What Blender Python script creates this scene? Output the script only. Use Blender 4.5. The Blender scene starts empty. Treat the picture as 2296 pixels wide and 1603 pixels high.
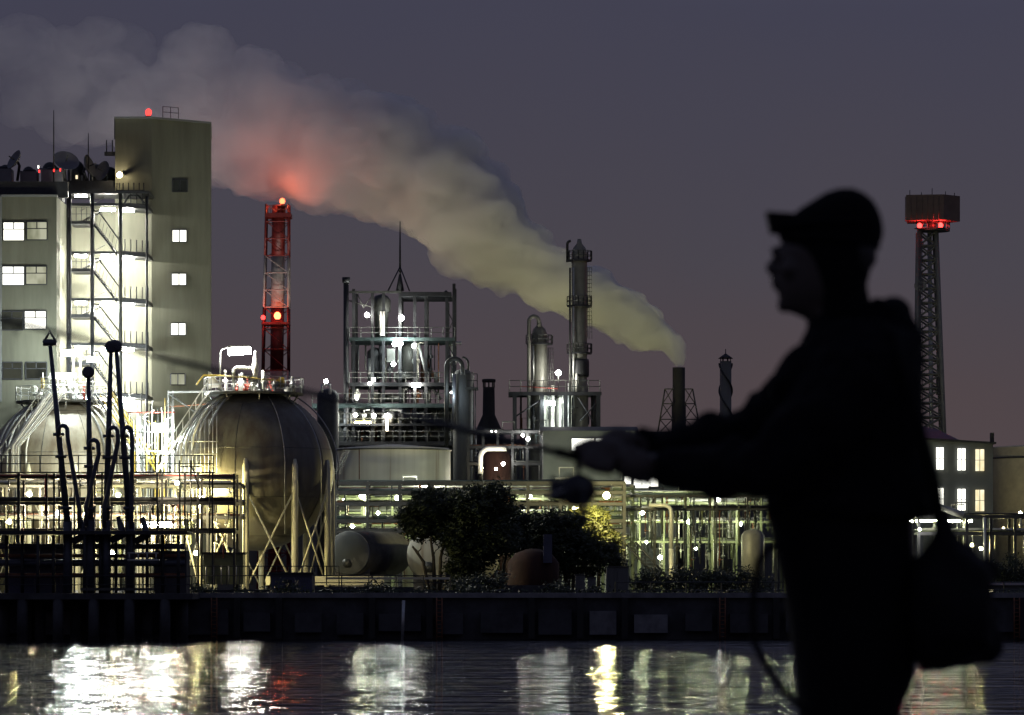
import bpy, math, random
from mathutils import Vector, Matrix
R = random.Random(7)
sc = bpy.context.scene
COL = sc.collection

# ------------------------------------------------------------------ camera frame
FOC = 8400.0      # focal length in units of a 2296-wide frame
HZ = 1300.0       # row of the horizon in that frame
CAMZ = 3.9        # camera above the water
GZ = 2.6          # plant yard above the water
def X(u, Y): return (u - 1148.0) / FOC * Y
def Z(v, Y): return CAMZ - (v - HZ) / FOC * Y
def P(u, v, Y): return Vector((X(u, Y), Y, Z(v, Y)))
def M(px, Y): return px / FOC * Y      # a size

# ------------------------------------------------------------------ materials
def newmat(name):
    m = bpy.data.materials.new(name); m.use_nodes = True
    nt = m.node_tree
    for n in list(nt.nodes): nt.nodes.remove(n)
    out = nt.nodes.new('ShaderNodeOutputMaterial')
    return m, nt, out
def N(nt, t, **k):
    n = nt.nodes.new(t)
    for a, b in k.items(): setattr(n, a, b)
    return n
def mat(name, c, rough=0.6, metal=0.0, var=0.25, scale=1.5, c2=None, bump=0.0, streak=None, spec=None):
    m, nt, out = newmat(name)
    b = N(nt, 'ShaderNodeBsdfPrincipled'); nt.links.new(b.outputs[0], out.inputs[0])
    b.inputs['Specular IOR Level'].default_value = 0.5 if spec is None else spec
    b.inputs['Roughness'].default_value = rough; b.inputs['Metallic'].default_value = metal
    tc = N(nt, 'ShaderNodeTexCoord'); mp = N(nt, 'ShaderNodeMapping'); nt.links.new(tc.outputs['Object'], mp.inputs[0])
    if streak: mp.inputs['Scale'].default_value = streak
    no = N(nt, 'ShaderNodeTexNoise'); nt.links.new(mp.outputs[0], no.inputs['Vector'])
    no.inputs['Scale'].default_value = scale; no.inputs['Detail'].default_value = 5
    no.inputs['Roughness'].default_value = 0.65
    ra = N(nt, 'ShaderNodeValToRGB'); nt.links.new(no.outputs[0], ra.inputs[0])
    if c2 is None: c2 = tuple(x * (1 - var) for x in c)
    ra.color_ramp.elements[0].position = 0.35; ra.color_ramp.elements[0].color = (*c2, 1)
    ra.color_ramp.elements[1].position = 0.62; ra.color_ramp.elements[1].color = (*c, 1)
    nt.links.new(ra.outputs[0], b.inputs['Base Color'])
    if bump:
        bp = N(nt, 'ShaderNodeBump'); bp.inputs['Strength'].default_value = bump; bp.inputs['Distance'].default_value = 0.05
        nt.links.new(no.outputs[0], bp.inputs['Height']); nt.links.new(bp.outputs[0], b.inputs['Normal'])
    return m
EMC = {'cool': (0.90, 1.0, 0.96), 'white': (1.0, 0.97, 0.86), 'warm': (1.0, 0.82, 0.52), 'sod': (1.0, 0.86, 0.36), 'green': (0.93, 1.0, 0.60),
       'red': (1.0, 0.035, 0.03), 'orange': (1.0, 0.15, 0.055), 'blue': (0.7, 0.85, 1.0)}
_em = {}
def emis(col, L):
    k = (col, L)
    if k in _em: return _em[k]
    m, nt, out = newmat('lamp_light_%s_%g' % k)
    e = N(nt, 'ShaderNodeEmission'); e.inputs[0].default_value = (*EMC[col], 1); e.inputs[1].default_value = L
    nt.links.new(e.outputs[0], out.inputs[0])
    try: m.cycles.emission_sampling = 'FRONT'
    except Exception: pass
    _em[k] = m
    return m
def window_mat(name, c, L, c2, scale=0.9):
    m, nt, out = newmat(name)      # a lit room behind blinds: gives off light unevenly
    e = N(nt, 'ShaderNodeEmission'); tc = N(nt, 'ShaderNodeTexCoord')
    mp = N(nt, 'ShaderNodeMapping'); mp.inputs['Scale'].default_value = (1.2, 1.2, 0.5)
    no = N(nt, 'ShaderNodeTexNoise'); no.inputs['Scale'].default_value = scale; no.inputs['Detail'].default_value = 2
    ra = N(nt, 'ShaderNodeValToRGB')
    ra.color_ramp.elements[0].position = 0.35; ra.color_ramp.elements[0].color = (*c2, 1)
    ra.color_ramp.elements[1].position = 0.6; ra.color_ramp.elements[1].color = (*c, 1)
    nt.links.new(tc.outputs['Object'], mp.inputs[0]); nt.links.new(mp.outputs[0], no.inputs['Vector'])
    nt.links.new(no.outputs[0], ra.inputs[0]); nt.links.new(ra.outputs[0], e.inputs[0])
    e.inputs[1].default_value = L; nt.links.new(e.outputs[0], out.inputs[0])
    return m
W = dict(
    wall=mat('cream_wall', (0.130, 0.132, 0.098), 0.85, 0, 0.28, 0.9, bump=0.1, streak=(1, 1, 0.12)),
    wall2=mat('grey_wall', (0.17, 0.18, 0.18), 0.85, 0, 0.2, 0.3),
    greywall=mat('corrugated_grey', (0.11, 0.115, 0.11), 0.7, 0, 0.3, 0.5, streak=(3, 3, 0.3)),
    concrete=mat('concrete', (0.20, 0.20, 0.21), 0.9, 0, 0.45, 0.8, bump=0.3),
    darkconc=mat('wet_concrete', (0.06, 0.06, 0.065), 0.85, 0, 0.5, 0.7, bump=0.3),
    rubber=mat('fender_rubber', (0.012, 0.012, 0.012), 0.7),
    asphalt=mat('yard_asphalt', (0.055, 0.055, 0.055), 0.95, 0, 0.4, 0.2),
    dsteel=mat('dark_steel', (0.035, 0.037, 0.042), 0.55, 0.3, 0.4, 2),
    msteel=mat('grey_steel', (0.075, 0.078, 0.072), 0.5, 0.3, 0.35, 2),
    gsteel=mat('galvanised_steel', (0.46, 0.47, 0.46), 0.42, 0.6, 0.25, 2.5),
    psteel=mat('pale_pipe', (0.62, 0.62, 0.55), 0.45, 0.2, 0.2, 2),
    green=mat('olive_green_paint', (0.13, 0.15, 0.08), 0.5, 0.0, 0.3, 2),
    teal=mat('teal_paint', (0.045, 0.07, 0.07), 0.5, 0.0, 0.3, 2),
    rust=mat('rusty_pipe', (0.22, 0.09, 0.045), 0.75, 0.0, 0.5, 2.5),
    redp=mat('red_pipe', (0.36, 0.06, 0.04), 0.5, 0.0, 0.3, 2),
    red=mat('red_paint', (0.13, 0.011, 0.008), 0.5, 0.0, 0.25, 1.5),
    white=mat('white_paint', (0.66, 0.65, 0.6), 0.5, 0.0, 0.15, 1.5),
    yellow=mat('yellow_rail', (0.48, 0.35, 0.06), 0.5, 0.0, 0.15, 2),
    offwhite=mat('weathered_white', (0.30, 0.285, 0.26), 0.6, 0, 0.3, 1.0),
    colp=mat('column_paint', (0.19, 0.19, 0.165), 0.5, 0.1, 0.25, 1.0),
    tank=mat('sphere_paint', (0.15, 0.145, 0.115), 0.42, 0.0, 0.5, 0.5, c2=(0.085, 0.07, 0.05), streak=(1.6, 1.6, 0.22), bump=0.05),
    tankpale=mat('pale_sphere_paint', (0.34, 0.32, 0.25), 0.45, 0.0, 0.4, 0.5, c2=(0.19, 0.155, 0.11), streak=(1.6, 1.6, 0.22), bump=0.05),
    tankleg=mat('tank_leg_paint', (0.60, 0.58, 0.42), 0.55, 0.0, 0.2, 1.0),
    armp=mat('loading_arm_paint', (0.075, 0.085, 0.115), 0.45, 0.2, 0.4, 1.5),
    dish=mat('dish_grey', (0.16, 0.16, 0.17), 0.6, 0.0, 0.2, 2),
    black=mat('soot_black', (0.018, 0.018, 0.02), 0.8),
    glassdark=mat('dark_glass', (0.03, 0.035, 0.03), 0.12),
    bark=mat('bark', (0.06, 0.05, 0.035), 0.9, 0, 0.4, 6),
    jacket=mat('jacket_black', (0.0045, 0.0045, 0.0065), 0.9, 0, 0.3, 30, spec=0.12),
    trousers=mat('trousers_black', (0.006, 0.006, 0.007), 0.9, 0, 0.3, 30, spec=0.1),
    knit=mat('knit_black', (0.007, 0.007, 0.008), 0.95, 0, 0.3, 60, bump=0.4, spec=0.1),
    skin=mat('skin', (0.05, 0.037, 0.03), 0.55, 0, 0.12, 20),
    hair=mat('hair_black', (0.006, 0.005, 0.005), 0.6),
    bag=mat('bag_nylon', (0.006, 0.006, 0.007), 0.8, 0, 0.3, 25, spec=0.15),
    carbon=mat('rod_blank', (0.015, 0.015, 0.018), 0.3),
    brick=mat('rust_red_tank', (0.038, 0.012, 0.008), 0.9, 0, 0.5, 0.9, streak=(2, 2, 0.4)),
    navy=mat('blue_container', (0.06, 0.065, 0.11), 0.6, 0, 0.3, 1.2),
    brownp=mat('brown_panel', (0.13, 0.088, 0.078), 0.7, 0, 0.3, 0.8),
    soil=mat('soil', (0.05, 0.045, 0.03), 0.95),
)
def leafmat(name, a, b, c, tl=0.3):
    m, nt, out = newmat(name)
    bs = N(nt, 'ShaderNodeBsdfPrincipled'); bs.inputs['Roughness'].default_value = 0.55
    tr = N(nt, 'ShaderNodeBsdfTranslucent'); mx = N(nt, 'ShaderNodeMixShader'); mx.inputs[0].default_value = tl
    tc = N(nt, 'ShaderNodeTexCoord'); no = N(nt, 'ShaderNodeTexNoise'); no.inputs['Scale'].default_value = 1.3; no.inputs['Detail'].default_value = 4
    ra = N(nt, 'ShaderNodeValToRGB'); ra.color_ramp.elements.new(0.5)
    for e, c_, p in zip(ra.color_ramp.elements, (a, b, c), (0.3, 0.5, 0.72)): e.color = (*c_, 1); e.position = p
    nt.links.new(tc.outputs['Object'], no.inputs['Vector']); nt.links.new(no.outputs[0], ra.inputs[0])
    nt.links.new(ra.outputs[0], bs.inputs['Base Color']); nt.links.new(ra.outputs[0], tr.inputs[0])
    nt.links.new(bs.outputs[0], mx.inputs[1]); nt.links.new(tr.outputs[0], mx.inputs[2]); nt.links.new(mx.outputs[0], out.inputs[0])
    return m
W['leafd'] = leafmat('dark_leaves', (0.010, 0.016, 0.006), (0.019, 0.028, 0.009), (0.034, 0.046, 0.013), 0.12)
W['leafy'] = leafmat('light_leaves', (0.018, 0.022, 0.006), (0.036, 0.040, 0.008), (0.075, 0.075, 0.012))
W['lit'] = window_mat('lit_window', (1, 1, 0.92), 2.2, (0.95, 0.93, 0.8))
W['litwarm'] = window_mat('warm_lit_window', (1, 0.93, 0.66), 1.25, (0.75, 0.62, 0.33))
W['dim'] = window_mat('dim_window', (0.62, 0.62, 0.45), 0.75, (0.30, 0.31, 0.20))
W['faint'] = window_mat('faint_window', (0.20, 0.21, 0.16), 0.28, (0.11, 0.12, 0.10))

# rust-streaked white tank paint: stains with a shape of their own
def tankwhite():
    m, nt, out = newmat('stained_white_tank')
    b = N(nt, 'ShaderNodeBsdfPrincipled'); b.inputs['Roughness'].default_value = 0.6; nt.links.new(b.outputs[0], out.inputs[0])
    tc = N(nt, 'ShaderNodeTexCoord'); mp = N(nt, 'ShaderNodeMapping'); mp.inputs['Scale'].default_value = (1.1, 1.1, 0.05)
    no = N(nt, 'ShaderNodeTexNoise'); no.inputs['Scale'].default_value = 0.9; no.inputs['Detail'].default_value = 6
    ra = N(nt, 'ShaderNodeValToRGB')
    E = ra.color_ramp.elements
    E[0].position = 0.30; E[0].color = (0.20, 0.10, 0.04, 1); E[1].position = 0.42; E[1].color = (0.50, 0.49, 0.40, 1)
    e = E.new(0.6); e.color = (0.62, 0.61, 0.52, 1)
    nt.links.new(tc.outputs['Object'], mp.inputs[0]); nt.links.new(mp.outputs[0], no.inputs['Vector'])
    nt.links.new(no.outputs[0], ra.inputs[0]); nt.links.new(ra.outputs[0], b.inputs['Base Color'])
    return m
W['tankw'] = tankwhite()

# ------------------------------------------------------------------ mesh builder
ORG = {}
class MB:
    def __init__(s): s.v = []; s.f = []; s.s = []
    def add(s, vs, fs, sm=False):
        o = len(s.v); s.v += [tuple(v) for v in vs]
        for f in fs: s.f.append(tuple(i + o for i in f)); s.s.append(sm)
        return s
    def box(s, x0, x1, y0, y1, z0, z1):
        vs = [(x, y, z) for z in (z0, z1) for y in (y0, y1) for x in (x0, x1)]
        return s.add(vs, [(0, 2, 3, 1), (4, 5, 7, 6), (0, 1, 5, 4), (2, 6, 7, 3), (0, 4, 6, 2), (1, 3, 7, 5)])
    def pbox(s, u0, u1, v0, v1, Y, d):      # front face seen at Y
        return s.box(X(u0, Y), X(u1, Y), Y, Y + d, Z(v1, Y), Z(v0, Y))
    def prism(s, pts, z0, z1):
        n = len(pts); a = sum(pts[i][0] * pts[(i + 1) % n][1] - pts[(i + 1) % n][0] * pts[i][1] for i in range(n))
        if a < 0: pts = pts[::-1]
        vs = [(x, y, z0) for x, y in pts] + [(x, y, z1) for x, y in pts]
        return s.add(vs, [tuple(range(n))[::-1], tuple(range(n, 2 * n))] + [(i, (i + 1) % n, n + (i + 1) % n, n + i) for i in range(n)])
    def tube(s, pts, r, n=8, caps=True):
        pts = [Vector(p) for p in pts]; m = len(pts)
        rs = r if isinstance(r, (list, tuple)) else [r] * m
        vs = []; up = None
        for i, p in enumerate(pts):
            t = (pts[min(i + 1, m - 1)] - pts[max(i - 1, 0)])
            if t.length < 1e-9: t = Vector((0, 0, 1))
            t.normalize()
            if up is None:
                up = Vector((0, 0, 1)) if abs(t.z) < 0.9 else Vector((1, 0, 0))
            a = t.cross(up)
            if a.length < 1e-6: a = t.orthogonal()
            a.normalize(); b = a.cross(t); b.normalize(); up = b
            for k in range(n):
                q = 2 * math.pi * k / n
                vs.append(p + (a * math.cos(q) + b * math.sin(q)) * rs[i])
        fs = [(i * n + k, i * n + (k + 1) % n, (i + 1) * n + (k + 1) % n, (i + 1) * n + k) for i in range(m - 1) for k in range(n)]
        fs = [f[::-1] for f in fs]
        s.add(vs, fs, n > 4)
        if caps:
            o = len(s.v) - m * n
            s.f.append(tuple(o + k for k in range(n))); s.s.append(False)
            s.f.append(tuple(o + (m - 1) * n + k for k in range(n))[::-1]); s.s.append(False)
        return s
    def bar(s, p, q, r, n=6): return s.tube([p, q], r, n)
    def pbar(s, u0, v0, u1, v1, Y, r, Y1=None, n=6): return s.tube([P(u0, v0, Y), P(u1, v1, Y if Y1 is None else Y1)], r, n)
    def lathe(s, c, prof, n=24, axis='z', sm=True):
        vs = []
        for r, h in prof:
            for k in range(n):
                q = 2 * math.pi * k / n; a, b = r * math.cos(q), r * math.sin(q)
                if axis == 'z': vs.append((c[0] + a, c[1] + b, c[2] + h))
                elif axis == 'x': vs.append((c[0] + h, c[1] + a, c[2] + b))
                else: vs.append((c[0] + b, c[1] + h, c[2] + a))
        m = len(prof)
        fs = [(i * n + k, i * n + (k + 1) % n, (i + 1) * n + (k + 1) % n, (i + 1) * n + k) for i in range(m - 1) for k in range(n)]
        s.add(vs, fs, sm)
        o = len(s.v) - m * n
        if prof[0][0] > 1e-6: s.f.append(tuple(o + k for k in range(n))[::-1]); s.s.append(False)
        if prof[-1][0] > 1e-6: s.f.append(tuple(o + (m - 1) * n + k for k in range(n))); s.s.append(False)
        return s
    def sph(s, c, r, n=12, m=8, k=(1, 1, 1)):
        vs = []; 
        for j in range(1, m):
            t = math.pi * j / m
            for i in range(n):
                q = 2 * math.pi * i / n
                vs.append((c[0] + r * k[0] * math.sin(t) * math.cos(q), c[1] + r * k[1] * math.sin(t) * math.sin(q), c[2] + r * k[2] * math.cos(t)))
        vs += [(c[0], c[1], c[2] + r * k[2]), (c[0], c[1], c[2] - r * k[2])]
        T = (m - 1) * n; fs = []
        for j in range(m - 2):
            for i in range(n): fs.append((j * n + i, (j + 1) * n + i, (j + 1) * n + (i + 1) % n, j * n + (i + 1) % n))
        for i in range(n):
            fs.append((T, i, (i + 1) % n)); fs.append((T + 1, (m - 2) * n + (i + 1) % n, (m - 2) * n + i))
        return s.add(vs, fs, True)
    def loft(s, rings, caps=True, sm=True):
        n = len(rings[0]); m = len(rings)
        s.add([p for r in rings for p in r], [(i * n + k, i * n + (k + 1) % n, (i + 1) * n + (k + 1) % n, (i + 1) * n + k) for i in range(m - 1) for k in range(n)], sm)
        if caps:
            o = len(s.v) - m * n
            s.f.append(tuple(o + k for k in range(n))[::-1]); s.s.append(False)
            s.f.append(tuple(o + (m - 1) * n + k for k in range(n))); s.s.append(False)
        return s
    def build(s, name, m, parent=None, label=None):
        o3 = Vector(ORG[parent.name]) if parent is not None else Vector((0, 0, 0))
        me = bpy.data.meshes.new(name)
        me.from_pydata([tuple(Vector(v) - o3) for v in s.v], [], s.f)
        me.polygons.foreach_set('use_smooth', s.s)
        me.update()
        me.materials.append(W[m] if isinstance(m, str) else m)
        o = bpy.data.objects.new(name, me); COL.objects.link(o)
        if parent is not None: o.parent = parent
        ORG[o.name] = tuple(o3)
        if label: o['label'] = label
        return o
def thing(name, loc, label, cat, group=None):
    o = bpy.data.objects.new(name, None); COL.objects.link(o)
    o.location = loc; o.empty_display_size = 0.5
    o['label'] = label; o['category'] = cat
    if group: o['group'] = group
    ORG[o.name] = tuple(loc)
    return o
def tag(o, label, cat, group=None, kind=None):
    if label: o['label'] = label
    if cat: o['category'] = cat
    if group: o['group'] = group
    if kind: o['kind'] = kind
    return o
def base(u, Y, z=GZ): return (X(u, Y), Y, z)
LS = 2.5
def beacon(par, u, v, Y, r, power, col='red', L=4, tray=.9):
    o = MB().sph(P(u, v, Y), r, 12, 8, (1, 1, 1.15)).build('beacon_lamp', emis(col, L), par)
    MB().lathe(P(u, v, Y) - Vector((0, 0, r * 1.3)), [(r * tray, 0), (r * tray, r * .25)], 10).build('beacon_base', 'dsteel', par)
    ld = bpy.data.lights.new('beacon_light', 'POINT'); ld.energy = power; ld.color = EMC[col]; ld.shadow_soft_size = r * 1.6
    lo = bpy.data.objects.new('beacon_light', ld); COL.objects.link(lo); lo.parent = par; lo.location = P(u, v, Y) - Vector(par.location)
    return o
def bulb(par, u, v, Y, r=0.18, col='cool', L=300, bracket=None):
    o = MB().sph(P(u, v, Y), r * 1.15, 8, 6).build('lamp', emis(col, L * LS), par)
    if bracket: MB().pbar(u, v, u + bracket[0], v + bracket[1], Y + 0.2, 0.04).build('lamp_bracket', 'msteel', par)
    return o
def tubelamp(par, u0, u1, v, Y, r=0.12, col='cool', L=200, hood=True, v2=None):
    a, b = P(u0, v, Y), P(u1, v if v2 is None else v2, Y)
    o = MB().tube([a, b], r, 8).build('lamp', emis(col, L * LS), par)
    if hood:
        up = Vector((0, 0, r * 1.25))
        MB().box(min(a.x, b.x) - 0.05, max(a.x, b.x) + 0.05, Y - r * 0.7, Y + r * 1.1, max(a.z, b.z) + r * 1.02, max(a.z, b.z) + r * 1.5).build('lamp_hood', 'msteel', par)
    return o
def arc(c, r, a0, a1, n, plane='xz'):
    out = []
    for i in range(n + 1):
        q = math.radians(a0 + (a1 - a0) * i / n)
        d = (math.cos(q) * r, 0, math.sin(q) * r) if plane == 'xz' else (math.cos(q) * r, math.sin(q) * r, 0)
        out.append(Vector(c) + Vector(d))
    return out
def railing(mb, pts, h=1.05, gap=1.2, r=0.035):
    pts = [Vector(p) for p in pts]
    for a, b in zip(pts, pts[1:]):
        for k in (0.5, 1.0):
            mb.tube([a + Vector((0, 0, h * k)), b + Vector((0, 0, h * k))], r * 0.8, 4)
        n = max(1, int((b - a).length / gap))
        for i in range(n + 1):
            p = a.lerp(b, i / n); mb.tube([p, p + Vector((0, 0, h))], r, 4)
    return mb

# ------------------------------------------------------------------ camera, world, render
cam = bpy.data.cameras.new('camera'); co = bpy.data.objects.new('camera', cam); COL.objects.link(co)
co.location = (0, 0, CAMZ); co.rotation_euler = (math.radians(90), 0, 0)
cam.sensor_width = 36; cam.lens = 36 * FOC / 2296; cam.shift_y = (HZ - 801.5) / 2296
cam.clip_start = 0.5; cam.clip_end = 8000
cam.dof.use_dof = True; cam.dof.focus_distance = 300; cam.dof.aperture_fstop = 6.0; cam.dof.aperture_blades = 9
sc.camera = co
wd = bpy.data.worlds.new('World'); sc.world = wd; wd.use_nodes = True
nt = wd.node_tree
for n in list(nt.nodes): nt.nodes.remove(n)
wo = N(nt, 'ShaderNodeOutputWorld'); bg = N(nt, 'ShaderNodeBackground'); nt.links.new(bg.outputs[0], wo.inputs[0])
sky = N(nt, 'ShaderNodeTexSky'); sky.sky_type = 'NISHITA'; sky.sun_disc = False
sky.sun_elevation = math.radians(-4.5); sky.sun_rotation = math.radians(200); sky.air_density = 1.5; sky.dust_density = 2.0
tc = N(nt, 'ShaderNodeTexCoord'); sx = N(nt, 'ShaderNodeSeparateXYZ'); nt.links.new(tc.outputs['Generated'], sx.inputs[0])
ra = N(nt, 'ShaderNodeValToRGB'); wn = N(nt, 'ShaderNodeTexNoise'); wn.inputs['Scale'].default_value = 9; wn.inputs['Detail'].default_value = 4; wn.inputs['Roughness'].default_value = 0.6
wm = N(nt, 'ShaderNodeMath', operation='MULTIPLY_ADD'); nt.links.new(wn.outputs[0], wm.inputs[0]); wm.inputs[1].default_value = 0.05; wm.inputs[2].default_value = -0.025
wa = N(nt, 'ShaderNodeMath', operation='ADD'); nt.links.new(sx.outputs['Z'], wa.inputs[0]); nt.links.new(wm.outputs[0], wa.inputs[1]); nt.links.new(wa.outputs[0], ra.inputs[0])   # town glow near the horizon under a dusk overcast
E = ra.color_ramp.elements
E[0].position = 0.0; E[0].color = (0.087, 0.064, 0.067, 1)
E[1].position = 1.0; E[1].color = (0.060, 0.070, 0.125, 1)
for p, c in ((0.045, (0.079, 0.060, 0.066)), (0.085, (0.066, 0.059, 0.074)), (0.155, (0.054, 0.053, 0.082)), (0.3, (0.074, 0.082, 0.142))):
    e = E.new(p); e.color = (*c, 1)
mu = N(nt, 'ShaderNodeMix', data_type='RGBA', blend_type='ADD'); mu.inputs[0].default_value = 0.05
nt.links.new(ra.outputs[0], mu.inputs[6]); nt.links.new(sky.outputs[0], mu.inputs[7]); nt.links.new(mu.outputs[2], bg.inputs[0])
bg.inputs[1].default_value = 1.0
sc.view_settings.view_transform = 'Standard'; sc.view_settings.look = 'None'; sc.view_settings.exposure = 0; sc.view_settings.gamma = 1
cy = sc.cycles
cy.use_denoising = True; cy.max_bounces = 5; cy.diffuse_bounces = 2; cy.glossy_bounces = 3; cy.transmission_bounces = 2
cy.volume_bounces = 3; cy.transparent_max_bounces = 96; cy.caustics_reflective = False; cy.caustics_refractive = False
cy.sample_clamp_indirect = 3.0; cy.sample_clamp_direct = 0
try: cy.denoising_prefilter = 'ACCURATE'; cy.denoising_input_passes = 'RGB_ALBEDO_NORMAL'
except Exception: pass
# ------------------------------------------------------------------ setting
def water():
    m, nt, out = newmat('canal_water')
    b = N(nt, 'ShaderNodeBsdfPrincipled'); nt.links.new(b.outputs[0], out.inputs[0])
    b.inputs['Base Color'].default_value = (0.006, 0.008, 0.012, 1); b.inputs['Roughness'].default_value = 0.03; b.inputs['IOR'].default_value = 1.333
    tc = N(nt, 'ShaderNodeTexCoord')
    prev = None
    for sc_, k, det, st, di in (((0.05, 0.03, 1), 1.0, 2, 1.0, 0.5), ((0.10, 0.42, 1), 1.0, 3, 1.0, 0.60), ((0.36, 1.5, 1), 1.0, 2, 1.0, 0.18)):
        mp = N(nt, 'ShaderNodeMapping'); mp.inputs['Scale'].default_value = sc_; nt.links.new(tc.outputs['Object'], mp.inputs[0])
        no = N(nt, 'ShaderNodeTexNoise'); no.inputs['Scale'].default_value = k; no.inputs['Detail'].default_value = det
        nt.links.new(mp.outputs[0], no.inputs['Vector'])
        bp = N(nt, 'ShaderNodeBump'); bp.inputs['Strength'].default_value = st; bp.inputs['Distance'].default_value = di
        pt = N(nt, 'ShaderNodeTexNoise'); pt.inputs['Scale'].default_value = 1.0; pt.inputs['Detail'].default_value = 2      # calmer and rougher patches of water
        pm = N(nt, 'ShaderNodeMapping'); pm.inputs['Scale'].default_value = (0.035, 0.06, 1); nt.links.new(tc.outputs['Object'], pm.inputs[0]); nt.links.new(pm.outputs[0], pt.inputs['Vector'])
        pr = N(nt, 'ShaderNodeMapRange'); nt.links.new(pt.outputs[0], pr.inputs[0]); pr.inputs[1].default_value = .35; pr.inputs[2].default_value = .65; pr.inputs[3].default_value = .6; pr.inputs[4].default_value = 1.15
        nt.links.new(pr.outputs[0], bp.inputs['Strength'])
        nt.links.new(no.outputs[0], bp.inputs['Height'])
        if prev: nt.links.new(prev.outputs[0], bp.inputs['Normal'])
        prev = bp
    nt.links.new(prev.outputs[0], b.inputs['Normal'])
    return m
W['water'] = water()
o = MB().add([(-900, 11.2, 0), (900, 11.2, 0), (900, 252, 0), (-900, 252, 0)], [(0, 1, 2, 3)]).build('water', 'water'); tag(o, 'dark rippled canal water with lamp reflections', 'water', kind='structure')
o = MB().box(-60, 60, -25, 11.2, -1.5, CAMZ - 0.83).build('quay_pavement', 'concrete'); tag(o, 'near concrete quay where the person stands', 'quay', kind='structure')
o = MB().box(-2500, 2500, 247.0, 6000, -1.0, GZ).build('ground', 'asphalt'); tag(o, 'plant yard ground across the canal', 'ground', kind='structure')

# ------------------------------------------------------------------ quay wall of the plant
q = thing('quay_wall', base(1148, 246, 0), 'dark concrete quay wall with square fender panels along the far waterline', 'quay wall')
MB().box(-120, 120, 246.0, 247.0, -0.6, GZ + 0.12).build('wall', 'darkconc', q)
MB().box(-120, 120, 245.7, 246.6, GZ + 0.12, GZ + 0.45).build('coping', 'concrete', q)
u = -40
while u < 2400:
    wd_ = R.choice([60, 75, 85, 60, 95]); Yq = 245.3
    MB().pbox(u, u + wd_, 1372 + R.randint(-6, 6), 1418 + R.randint(-4, 6), Yq, 0.7).build('fender_panel', R.choice(['concrete', 'darkconc', 'darkconc']), q)
    if R.random() < 0.7:
        MB().pbox(u + wd_ + 12, u + wd_ + 26, 1340, 1432, Yq - 0.2, 0.9).build('fender', 'rubber', q)
    u += wd_ + R.choice([34, 40, 55])
pf = MB().pbar(905, 1346, 902, 1438, 244.6, 0.12).build('mooring_pole', 'gsteel'); tag(pf, 'pale upright pole standing against the quay wall below the big dark tree', 'pole')

for k, u_ in enumerate((480, 985, 1620, 2280)):
    ld_ = MB()
    for d in (-6, 6): ld_.pbar(u_ + d, 1340, u_ + d, 1432, 245.1, .05)
    for v_ in range(1346, 1432, 9): ld_.pbar(u_ - 6, v_, u_ + 6, v_, 245.1, .03)
    ld_.build('ladder', 'rust', q)
# ------------------------------------------------------------------ office building with stair recess
b = thing('office_building', base(240, 300), 'tall cream building with rows of lit windows and a blank tower', 'building')
gz = GZ
YL = 297.0
MB().prism([(X(-120, YL), YL), (X(127, YL), YL), (X(127, YL), 304.2), (X(262, 304.2), 304.2), (X(262, 304.2), 322), (X(-120, YL), 322)], gz, Z(441, YL)).build('main_block', 'wall', b)
tw = MB().prism([(X(258, 303.9), 303.9), (X(340, 303.9), 303.9), (X(472, 307.4), 307.4), (X(474, 318), 318), (X(258, 318), 318)], gz, Z(266, 303.9)).build('tower', 'wall', b)
MB().prism([(X(256, 303.7), 303.7), (X(340, 303.6), 303.6), (X(474, 307.2), 307.2), (X(475, 318.2), 318.2), (X(256, 318.2), 318.2)], Z(266, 303.9), Z(262, 303.9)).build('tower_coping', 'wall2', b)
MB().prism([(X(214, 301.5), 301.5), (X(336, 301.5), 301.5), (X(336, 301.5), 303.7), (X(214, 301.5), 303.7)], gz, Z(905, 301.5)).build('podium', 'wall', b)
# roof parapet screen
MB().box(X(-120, 297), X(150, 297), 297.6, 298.1, Z(441, YL), Z(405, 297)).build('roof_screen', 'dsteel', b)
MB().pbox(128, 258, 405, 434, 304.3, 0.4).build('roof_screen', 'dsteel', b)
MB().pbox(-30, 128, 436, 441, 296.8, 0.6).build('roof_edge', 'wall2', b)
def win(u0, u1, v0, v1, Y, m, sl=0.0, dY=0.0, split=True, upper=False):
    f = MB()
    a = [P(u0, v0, Y), P(u1, v0, Y + dY), P(u1, v1, Y + dY), P(u0, v1, Y)]
    def strip(p, q_, w, dep=0.10):
        d = (q_ - p).normalized(); up = Vector((0, -1, 0)); s_ = d.cross(up).normalized() * w
        f.add([p - s_, p + s_, q_ + s_, q_ - s_] + [x + Vector((0, -dep, 0)) for x in (p - s_, p + s_, q_ + s_, q_ - s_)],
              [(0, 1, 2, 3), (7, 6, 5, 4), (0, 4, 5, 1), (1, 5, 6, 2), (2, 6, 7, 3), (3, 7, 4, 0)])
    e = Vector((0, -0.02, 0))
    for i in range(4): strip(a[i] + e, a[(i + 1) % 4] + e, 0.045)
    if split and not upper: strip((a[0] + a[1]) / 2 + e, (a[3] + a[2]) / 2 + e, 0.04)
    if upper:
        l, r_ = a[0].lerp(a[3], 0.38), a[1].lerp(a[2], 0.38)
        strip(l + e, r_ + e, 0.035); strip((a[0] + a[1]) / 2 + e, (l + r_) / 2 + e, 0.04)
    fo = f.build('window', 'dsteel', b)
    MB().add([p + Vector((0, -0.05, 0)) for p in a], [(0, 1, 2, 3)]).build('pane', m, fo)
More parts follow.
